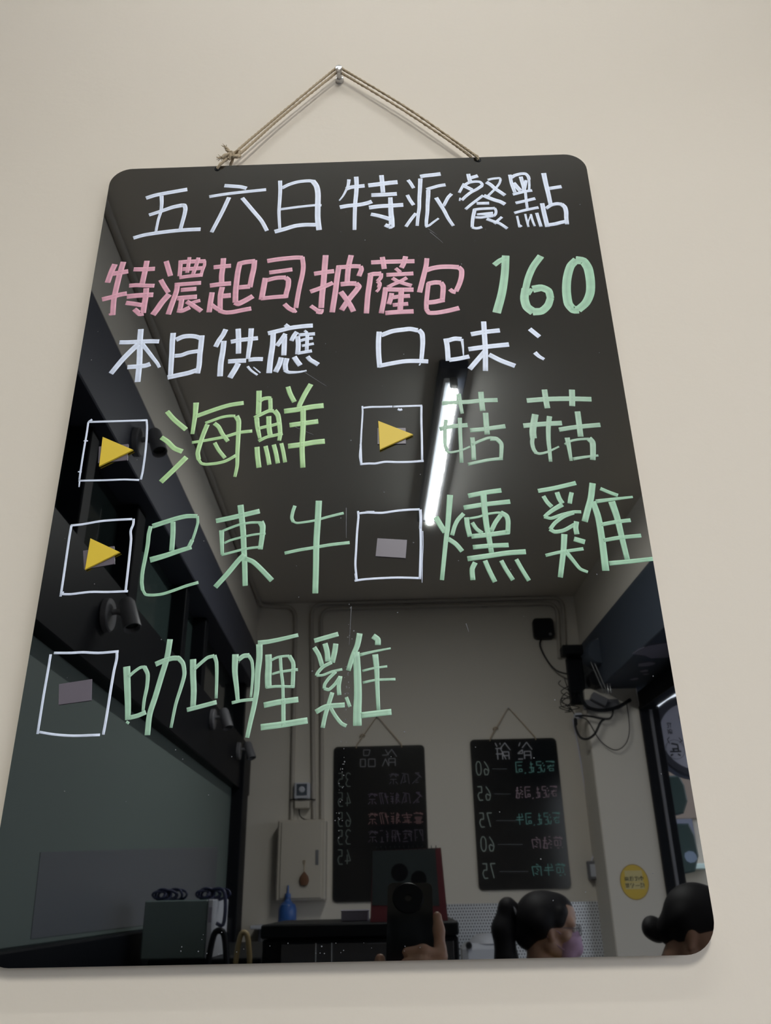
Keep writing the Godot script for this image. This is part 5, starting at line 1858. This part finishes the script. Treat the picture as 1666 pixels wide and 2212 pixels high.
func people() -> void:
	# the woman with the ponytail: stands facing the street (+x), seen from her left
	var J := {"hip": Vector3(0, 0.82, -0.03), "chest": Vector3(0, 1.08, -0.02), "neck": Vector3(0, 1.21, -0.01), "sl": Vector3(-0.15, 1.14, -0.02), "sr": Vector3(0.15, 1.14, -0.02), "el": Vector3(-0.2, 0.90, 0.02), "er": Vector3(0.2, 0.90, 0.02), "wl": Vector3(-0.12, 0.90, 0.24), "wr": Vector3(0.12, 0.90, 0.24), "kl": Vector3(-0.09, 0.44, -0.01), "kr": Vector3(0.09, 0.44, -0.01), "al": Vector3(-0.09, 0.09, -0.03), "ar": Vector3(0.09, 0.09, -0.03)}
	var a := person("person", "woman in mustard top with black ponytail and pink face mask before the perforated sheet", Vector3(0.555, 0, 2.62), PI / 2 + 0.05, M.mustard, false, J)
	skin_parts(a, J, Transform3D(Basis(Vector3.RIGHT, 0.06), Vector3(0, 1.272, 0.0)))
	var h := Transform3D(Basis(Vector3.RIGHT, 0.06), Vector3(0, 1.272, 0.0))
	var hair := [cap(Vector3(0, 0.142, -0.03), Vector3(0, 0.142, -0.03), 0.092), cap(Vector3(0, 0.158, 0.01), Vector3(0, 0.158, 0.022), 0.073), cap(Vector3(-0.062, 0.125, -0.03), Vector3(0.062, 0.125, -0.03), 0.038), cap(Vector3(0, 0.085, -0.075), Vector3(0, 0.085, -0.075), 0.05), cap(Vector3(-0.07, 0.135, 0.03), Vector3(-0.066, 0.165, 0.04), 0.016), cap(Vector3(0.07, 0.135, 0.03), Vector3(0.066, 0.165, 0.04), 0.016)]
	var tail := [cap(Vector3(0, 0.165, -0.115), Vector3(0, 0.175, -0.145), 0.02, 0.03), cap(Vector3(0, 0.17, -0.15), Vector3(0, 0.10, -0.165), 0.032, 0.04), cap(Vector3(0, 0.10, -0.165), Vector3(0, 0.0, -0.155), 0.04, 0.04), cap(Vector3(0, 0.0, -0.155), Vector3(0, -0.12, -0.165), 0.04, 0.022)]
	put("hair", blob(posed(hair, h), 0.006, 0.02), M.hair, a)
	put("ponytail", blob(posed(tail, h), 0.006, 0.02), M.hair, a)
	var st := begin()
	lathe(st, [Vector2(0.024, -0.006), Vector2(0.031, 0.0), Vector2(0.024, 0.006)], 18, Basis(Vector3.RIGHT, PI / 2 - 0.3), h * Vector3(0, 0.168, -0.125))
	obj("hair_tie", st, M.pale_grey, a)
	put("face_mask", blob(posed([cap(Vector3(0, 0.085, 0.087), Vector3(0, 0.05, 0.09), 0.026, 0.03), cap(Vector3(-0.03, 0.07, 0.068), Vector3(0.03, 0.07, 0.068), 0.036), cap(Vector3(-0.03, 0.035, 0.055), Vector3(0.03, 0.035, 0.055), 0.028)], h), 0.005, 0.02), M.mask, a)
	for sx in [-1.0, 1.0]:
		st = begin()
		tube(st, rounded([h * Vector3(sx * 0.06, 0.085, 0.055), h * Vector3(sx * 0.074, 0.105, 0.02), h * Vector3(sx * 0.086, 0.12, -0.008), h * Vector3(sx * 0.078, 0.085, -0.014), h * Vector3(sx * 0.06, 0.045, 0.045)]), 0.0016, 5)
		obj("mask_strap", st, M.mask, a)
	var gl := holder("glasses", a)
	for sx in [-1.0, 1.0]:
		var ring := []
		for i in 16:
			ring.append(h * Vector3(sx * 0.032 + cos(TAU * i / 16) * 0.023, 0.11 + sin(TAU * i / 16) * 0.018, 0.108))
		st = begin()
		tube(st, ring, 0.0015, 5, -1.0, false, true)
		tube(st, [h * Vector3(sx * 0.055, 0.115, 0.107), h * Vector3(sx * 0.078, 0.118, 0.0)], 0.0014, 5)
		obj("frame", st, M.grey_lamp, gl)
	# the woman bending at the street side, hair in a low bun
	var tilt := Transform3D(Basis(Vector3.UP, 0.35) * Basis(Vector3.RIGHT, 0.50), Vector3(0.0, 1.288, 0.10))
	var K := {"hip": Vector3(0, 0.80, -0.16), "chest": Vector3(0, 1.08, -0.06), "neck": Vector3(0, 1.22, 0.02), "sl": Vector3(-0.15, 1.15, -0.02), "sr": Vector3(0.15, 1.15, -0.02), "el": Vector3(-0.22, 0.93, 0.08), "er": Vector3(0.22, 0.93, 0.08), "wl": Vector3(-0.12, 0.90, 0.30), "wr": Vector3(0.12, 0.90, 0.30), "kl": Vector3(-0.09, 0.44, -0.10), "kr": Vector3(0.09, 0.44, -0.10), "al": Vector3(-0.09, 0.09, -0.16), "ar": Vector3(0.09, 0.09, -0.16)}
	var b := person("person", "woman in dark grey top with low black hair bun, bending her head", Vector3(0.735, 0, 1.92), PI / 2 + 0.25, M.grey_shirt, false, K)
	skin_parts(b, K, tilt)
	var hb := [cap(Vector3(0, 0.142, -0.028), Vector3(0, 0.142, -0.028), 0.093), cap(Vector3(0, 0.158, 0.012), Vector3(0, 0.160, 0.03), 0.075), cap(Vector3(-0.062, 0.135, -0.035), Vector3(0.062, 0.135, -0.035), 0.034), cap(Vector3(0, 0.09, -0.075), Vector3(0, 0.08, -0.08), 0.045)]
	put("hair", blob(posed(hb, tilt), 0.006, 0.02), M.hair, b)
	put("hair_bun", blob(posed([cap(Vector3(0, 0.055, -0.115), Vector3(0, 0.06, -0.135), 0.03, 0.028), cap(Vector3(-0.014, 0.06, -0.13), Vector3(0.014, 0.052, -0.13), 0.024)], tilt), 0.006, 0.012), M.hair, b)
	# the photographer: sits facing the board (-z), right hand and phone raised
	phone_and_hand()
	var P := {"hip": Vector3(0, 0.54, -0.02), "chest": Vector3(0, 0.82, 0.0), "neck": Vector3(0, 0.99, 0.0), "sl": Vector3(0.16, 0.91, 0.0), "sr": Vector3(-0.16, 0.91, 0.0), "el": Vector3(0.24, 0.70, 0.12), "er": Vector3(-0.17, 1.06, 0.24), "wl": Vector3(0.14, 0.62, 0.32), "wr": Vector3(-0.005, 1.285, 0.325), "kl": Vector3(0.11, 0.50, 0.40), "kr": Vector3(-0.11, 0.50, 0.40), "al": Vector3(0.11, 0.09, 0.40), "ar": Vector3(-0.11, 0.09, 0.40)}
	var c := person("person", "seated photographer in a dark top, raising a black phone in one hand", Vector3(0.06, 0, 1.17), PI, M.grey_shirt, true, P)
	skin_parts(c, P, Transform3D(Basis(Vector3.RIGHT, -0.3), Vector3(0, 1.05, 0.03)), true)
	put("hair", blob(posed([cap(Vector3(0, 0.142, -0.03), Vector3(0, 0.142, -0.03), 0.092), cap(Vector3(0, 0.16, 0.01), Vector3(0, 0.16, 0.025), 0.072), cap(Vector3(0, 0.09, -0.07), Vector3(0, 0.09, -0.07), 0.05)], Transform3D(Basis(Vector3.RIGHT, -0.3), Vector3(0, 1.05, 0.03))), 0.008, 0.02), M.hair, c)
	var ch := thing("wooden_chair", "plain wooden chair under the seated photographer", "chair", Vector3(0.06, 0, 1.2), PI)
	st = begin()
	box(st, Vector3(0, 0.425, 0.02), Vector3(0.42, 0.03, 0.42), 0.008)
	obj("seat", st, M.wood, ch)
	for e in [[-1, -1], [1, -1], [1, 1], [-1, 1]]:
		st = begin()
		box(st, Vector3(e[0] * 0.18, 0.205, 0.02 + e[1] * 0.18), Vector3(0.035, 0.41, 0.035), 0.004)
		obj("leg", st, M.wood, ch)
	st = begin()
	box(st, Vector3(0, 0.74, -0.19), Vector3(0.40, 0.18, 0.025), 0.008)
	box(st, Vector3(-0.18, 0.63, -0.19), Vector3(0.03, 0.40, 0.025), 0.004)
	box(st, Vector3(0.18, 0.63, -0.19), Vector3(0.03, 0.40, 0.025), 0.004)
	obj("backrest", st, M.wood, ch)

# head, neck, forearms and hands as one skin surface each side of the clothes
func skin_parts(o: Node, J: Dictionary, head: Transform3D, phone := false) -> void:
	put("head", blob(posed(head_prims(), head), 0.005, 0.012), M.skin, o)
	var e := holder("face", o)
	e.transform = head
	eyes(e)
	for sx in [0, 1]:
		var el: Vector3 = [J.el, J.er][sx]
		var wr: Vector3 = [J.wl, J.wr][sx]
		var side: float = 1.0 if sx == 0 else -1.0
		var d := (wr - el).normalized()
		var prims := []
		if phone and sx == 1:
			prims = grip_prims(wr, el)
			put("hand", blob(prims, 0.0035, 0.007), M.skin, o)
			continue
		var x := d.cross(Vector3.FORWARD if absf(d.z) < 0.8 else Vector3.UP).normalized()
		var t := Transform3D(Basis(x, d, x.cross(d)), wr)
		prims = posed(hand_prims(side, 0.35), t)
		prims.append(cap(el, wr, 0.036, 0.026))
		put("hand", blob(prims, 0.005, 0.008), M.skin, o)

# the right hand round the lower right edge of the phone; given in the photographer's frame (he faces the board)
func grip_prims(wr: Vector3, el: Vector3) -> Array:
	var inv := Transform3D(Basis(Vector3.UP, PI), Vector3(0.06, 0, 1.17)).affine_inverse()
	var ph := Transform3D(Basis.from_euler(Vector3(0.43913, 0.01614, -0.02054)), EYE)
	var t := inv * ph                                              # phone frame: x right, y up the phone, z away from the board
	var p := []
	var heel := Vector3(0.012, -0.165, 0.030)
	p.append(cap(t * heel, t * Vector3(0.030, -0.125, 0.030), 0.024, 0.020))
	p.append(cap(t * heel, t * Vector3(0.0, -0.135, 0.030), 0.024, 0.019))
	p.append(cap(t * Vector3(0.030, -0.125, 0.030), t * Vector3(0.0, -0.135, 0.030), 0.020, 0.018))
	# index finger up the right edge, then three curled under and across the back
	p.append(cap(t * Vector3(0.044, -0.118, 0.024), t * Vector3(0.0505, -0.080, 0.012), 0.0105, 0.0095))
	p.append(cap(t * Vector3(0.0505, -0.080, 0.012), t * Vector3(0.0495, -0.052, 0.006), 0.0095, 0.0088))
	p.append(cap(t * Vector3(0.0495, -0.052, 0.006), t * Vector3(0.0475, -0.032, 0.001), 0.0088, 0.0075))
	for i in 3:
		var y: float = [-0.092, -0.110, -0.128][i]
		var x: float = [0.048, 0.044, 0.034][i]
		p.append(cap(t * Vector3(x - 0.008, y - 0.004, 0.026), t * Vector3(x + 0.003, y, 0.006), 0.0105, 0.0098))
		p.append(cap(t * Vector3(x + 0.003, y, 0.006), t * Vector3(x - 0.024, y + 0.003, -0.007), 0.0098, 0.0092))
		p.append(cap(t * Vector3(x - 0.024, y + 0.003, -0.007), t * Vector3(x - 0.050, y + 0.002, -0.005), 0.0092, 0.0075))
	# thumb along the left edge
	p.append(cap(t * Vector3(-0.004, -0.142, 0.030), t * Vector3(-0.034, -0.118, 0.026), 0.0155, 0.0125))
	p.append(cap(t * Vector3(-0.034, -0.118, 0.026), t * Vector3(-0.0455, -0.108, 0.018), 0.0118, 0.0105))
	p.append(cap(t * Vector3(-0.0455, -0.108, 0.018), t * Vector3(-0.0445, -0.094, 0.012), 0.0105, 0.0085))
	p.append(cap(t * heel, wr, 0.026, 0.026))
	p.append(cap(wr, el, 0.027, 0.038))
	return p

# ------------------------------------------------------------------ the street beyond the open shopfront
func street() -> void:
	var st := begin()
	box(st, Vector3(9.0, -0.15, 6.0), Vector3(14.6, 0.1, 40.0), 0.001)
	struct(obj("street", st, M.asphalt), "grey asphalt street outside the shop")
	st = begin()
	box(st, Vector3(3.05, 3.05, 2.2), Vector3(2.5, 0.2, 7.5), 0.01)
	struct(obj("arcade_roof", st, M.arcade), "pale concrete arcade roof outside the shopfront")
	for z in [-1.2, 5.75]:
		st = begin()
		box(st, Vector3(4.1, 1.42, z), Vector3(0.35, 3.05, 0.35), 0.01)
		struct(obj("arcade_column", st, M.arcade), "concrete arcade column at the kerb")
	# round hanging sign
	var s := thing("round_sign", "round white hanging sign with a thick dark rim and brush lettering outside the shopfront", "sign", Vector3(1.905, 2.395, 4.72), PI)
	st = begin()
	lathe(st, [Vector2(0, -0.05), Vector2(0.25, -0.05), Vector2(0.262, -0.04), Vector2(0.262, 0.05), Vector2(0.25, 0.06), Vector2(0.212, 0.06), Vector2(0.208, 0.04)], 48, Basis(Vector3.RIGHT, PI / 2))
	obj("rim", st, M.header, s)
	st = begin()
	lathe(st, [Vector2(0, 0.045), Vector2(0.212, 0.045), Vector2(0.212, 0.03)], 48, Basis(Vector3.RIGHT, PI / 2))
	obj("face", st, M.sign_white, s)
	st = begin()
	lathe(st, [Vector2(0.058, 0.047), Vector2(0.0605, 0.047), Vector2(0.0605, 0.044)], 32, Basis(Vector3.RIGHT, PI / 2), Vector3(0.125, -0.082, 0))
	obj("emblem_circle", st, M.grey_lamp, s)
	st = begin()
	write(st, "兵", Vector2(0.09, -0.12), Vector2(0.07, 0.075), 1.0, 0.010, Color(0.02, 0.02, 0.025), 0.0465)
	write(st, "花", Vector2(0.125, 0.055), Vector2(0.030, 0.030), 1.0, 0.004, Color(0.03, 0.03, 0.04), 0.0465)
	write(st, "餅", Vector2(0.125, 0.015), Vector2(0.030, 0.030), 1.0, 0.004, Color(0.03, 0.03, 0.04), 0.0465)
	ribbon(st, [Vector2(0.04, 0.06), Vector2(0.06, 0.12), Vector2(0.035, 0.15)], 0.02, 0.012, 0.0465, 0.0003, Color(0.02, 0.02, 0.025), false)
	ribbon(st, [Vector2(0.15, -0.005), Vector2(0.165, -0.02), Vector2(0.155, -0.045)], 0.005, 0.005, 0.0465, 0.0003, Color(0.03, 0.03, 0.04), false)
	ribbon(st, [Vector2(0.09, -0.01), Vector2(0.075, -0.03), Vector2(0.09, -0.04)], 0.005, 0.005, 0.0465, 0.0003, Color(0.03, 0.03, 0.04), false)
	obj("brush_lettering", st, M.chalk, s)
	for y in [0.10, -0.13]:
		st = begin()
		box(st, Vector3(0.30, y, 0.0), Vector3(0.14, 0.022, 0.03), 0.003)
		obj("arm", st, M.black_frame, s)
	st = begin()
	box(st, Vector3(1.600, 2.30, 4.74), Vector3(0.03, 0.78, 0.04), 0.003)
	tag(obj("sign_post", st, M.black_frame), "black upright bar carrying the round hanging sign", "post")
	# dark green rounded boxes on a pole
	for i in 2:
		var g := thing("green_box", ["dark green rounded box on the street pole, upper of the two", "dark green rounded box with pale blue patch, lower of two on the street pole"][i], "box", Vector3([2.115, 2.13][i], [2.165, 1.785][i], 6.0), PI, "dark green boxes on the street pole")
		st = begin()
		var h: float = [0.29, 0.35][i]
		prism(st, PackedVector2Array([Vector2(-0.105, -h * 0.15), Vector2(-0.06, -h * 0.46), Vector2(0.02, -h * 0.5), Vector2(0.105, -h * 0.46), Vector2(0.10, h * 0.5), Vector2(-0.07, h * 0.5), Vector2(-0.10, h * 0.25)]), -0.12, 0.05, 0.012)
		obj("housing", st, M.street_green, g)
		if i == 1:
			st = begin()
			var poly := PackedVector2Array()
			for k in 9:
				poly.append(Vector2(cos(TAU * k / 9.0) * (0.045 + 0.006 * (k % 2)), sin(TAU * k / 9.0) * 0.042))
			prism(st, poly, 0.05, 0.052)
			obj("pale_patch", st, M.patch, g, Vector3(-0.04, -0.06, 0))
	st = begin()
	tube(st, [Vector3(1.985, -0.1, 6.06), Vector3(1.985, 2.6, 6.06)], 0.035, 12)
	tag(obj("street_pole", st, M.street_green), "dark green street pole carrying two rounded boxes", "pole")
	# car
	var c := thing("car", "blue car parked on the street beyond the arcade", "car", Vector3(1.7, -0.1, 8.0))
	st = begin()
	prism(st, PackedVector2Array([Vector2(-2.1, 0.35), Vector2(2.1, 0.35), Vector2(2.15, 0.75), Vector2(1.95, 0.95), Vector2(1.35, 1.05), Vector2(0.85, 1.54), Vector2(0.5, 1.66), Vector2(-0.6, 1.70), Vector2(-1.4, 1.62), Vector2(-1.95, 1.08), Vector2(-2.12, 0.98)]), -0.85, 0.85, 0.06)
	obj("body", st, M.car_blue, c)
	for z in [-0.856, 0.856]:
		st = begin()
		prism(st, PackedVector2Array([Vector2(-1.75, 1.08), Vector2(1.15, 1.08), Vector2(0.78, 1.46), Vector2(0.45, 1.56), Vector2(-0.6, 1.59), Vector2(-1.3, 1.53)]), z - 0.008, z + 0.008)
		obj("side_window", st, M.car_glass, c)
	for x in [-1.3, 1.3]:
		for z in [-0.76, 0.76]:
			st = begin()
			lathe(st, [Vector2(0, -0.1), Vector2(0.28, -0.1), Vector2(0.32, -0.07), Vector2(0.32, 0.07), Vector2(0.28, 0.1), Vector2(0, 0.1)], 24, Basis(Vector3.RIGHT, PI / 2), Vector3(x, 0.32, z))
			obj("wheel", st, M.tyre, c)
	for x in [-2.11, 2.12]:
		st = begin()
		box(st, Vector3(x, 0.78, 0), Vector3(0.06, 0.14, 1.3), 0.02)
		obj("lamp_strip", st, M.pale_grey, c)
	# houses, awning, railing, plants
	var b := thing("brick_house", "beige and brown brick house across the street behind the green boxes", "house", Vector3(4.6, -0.1, 14.2))
	st = begin()
	box(st, Vector3(0, 1.75, 0.5), Vector3(5.0, 3.5, 1.0), 0.01)
	obj("wall", st, M.beige, b)
	st = begin()
	box(st, Vector3(0, 3.1, -0.03), Vector3(5.0, 0.8, 0.06), 0.01)
	obj("brick_band", st, M.brick_tone, b)
	st = begin()
	box(st, Vector3(-0.9, 1.95, -0.25), Vector3(2.6, 0.08, 0.5), 0.01)
	obj("awning", st, mat(lin(0.55, 0.66, 0.60), 0.6), b)
	for i in 3:
		st = begin()
		box(st, Vector3(-1.6 + 1.5 * i, 2.75, -0.02), Vector3(0.8, 0.9, 0.06), 0.01)
		obj("window", st, M.car_glass, b)
	for i in 12:
		st = begin()
		box(st, Vector3(-1.9 + 0.14 * i, 0.75, -0.5), Vector3(0.03, 1.1, 0.03), 0.004)
		obj("railing_bar", st, M.black_frame, b)
	st = begin()
	box(st, Vector3(-1.13, 1.31, -0.5), Vector3(1.8, 0.04, 0.05), 0.004)
	obj("railing_top", st, M.black_frame, b)
	var tw := thing("white_house", "tall white house beyond the brick house", "house", Vector3(2.9, -0.1, 19.0))
	st = begin()
	box(st, Vector3(0, 3.0, 0.5), Vector3(1.6, 6.0, 1.0), 0.01)
	obj("wall", st, M.arcade, tw)
	st = begin()
	box(st, Vector3(-0.1, 4.4, -0.02), Vector3(0.6, 0.8, 0.08), 0.01)
	obj("window", st, M.car_glass, tw)
	var rng := RandomNumberGenerator.new()
	rng.seed = 9
	for q in 2:
		var at := Vector3([4.05, 5.1][q], 1.02, [12.9, 13.0][q])
		var p := thing("potted_plant", ["leafy green plant at the railing across the street, left one", "leafy green plant at the railing across the street, right one"][q], "plant", at)
		st = begin()
		for i in 90:
			var d := Vector3(rng.randfn(), rng.randfn() + 0.5, rng.randfn()).normalized()
			var o := d * rng.randf_range(0.08, 0.42)
			var u := d.cross(Vector3(rng.randfn(), rng.randfn(), rng.randfn())).normalized() * 0.05
			var v := d * 0.14
			var mid := o + v * 0.5
			var lift := u.cross(v).normalized() * 0.015
			face(st, [o, mid + u + lift, o + v], Vector3(0, -9, 0)); face(st, [o, mid - u + lift, o + v], Vector3(0, -9, 0))
		var fo := obj("foliage", st, M.leaf, p)
		fo.set_meta("kind", "stuff")
		st = begin()
		lathe(st, [Vector2(0, -1.12), Vector2(0.14, -1.12), Vector2(0.18, -0.72), Vector2(0.0, -0.72)], 16)
		obj("pot", st, M.brick_tone, p)
		st = begin()
		tube(st, [Vector3(0, -0.75, 0), Vector3(0.02, -0.3, 0.0), Vector3(0, 0.05, 0)], 0.025, 8)
		obj("stem", st, M.brick_tone, p)
	for i in 4:
		var o := thing("overhead_wire", "thin black utility wires against the white sky outside", "wire", Vector3.ZERO, 0.0, "overhead wires across the street")
		st = begin()
		tube(st, rounded([Vector3(0.5, 4.3 + 0.12 * i, 9.0 + 0.3 * i), Vector3(2.5, 3.95 + 0.09 * i, 9.2), Vector3(7.0, 4.6 + 0.15 * i, 9.6)], false, 6), 0.014, 6)
		obj("strand", st, M.black, o)
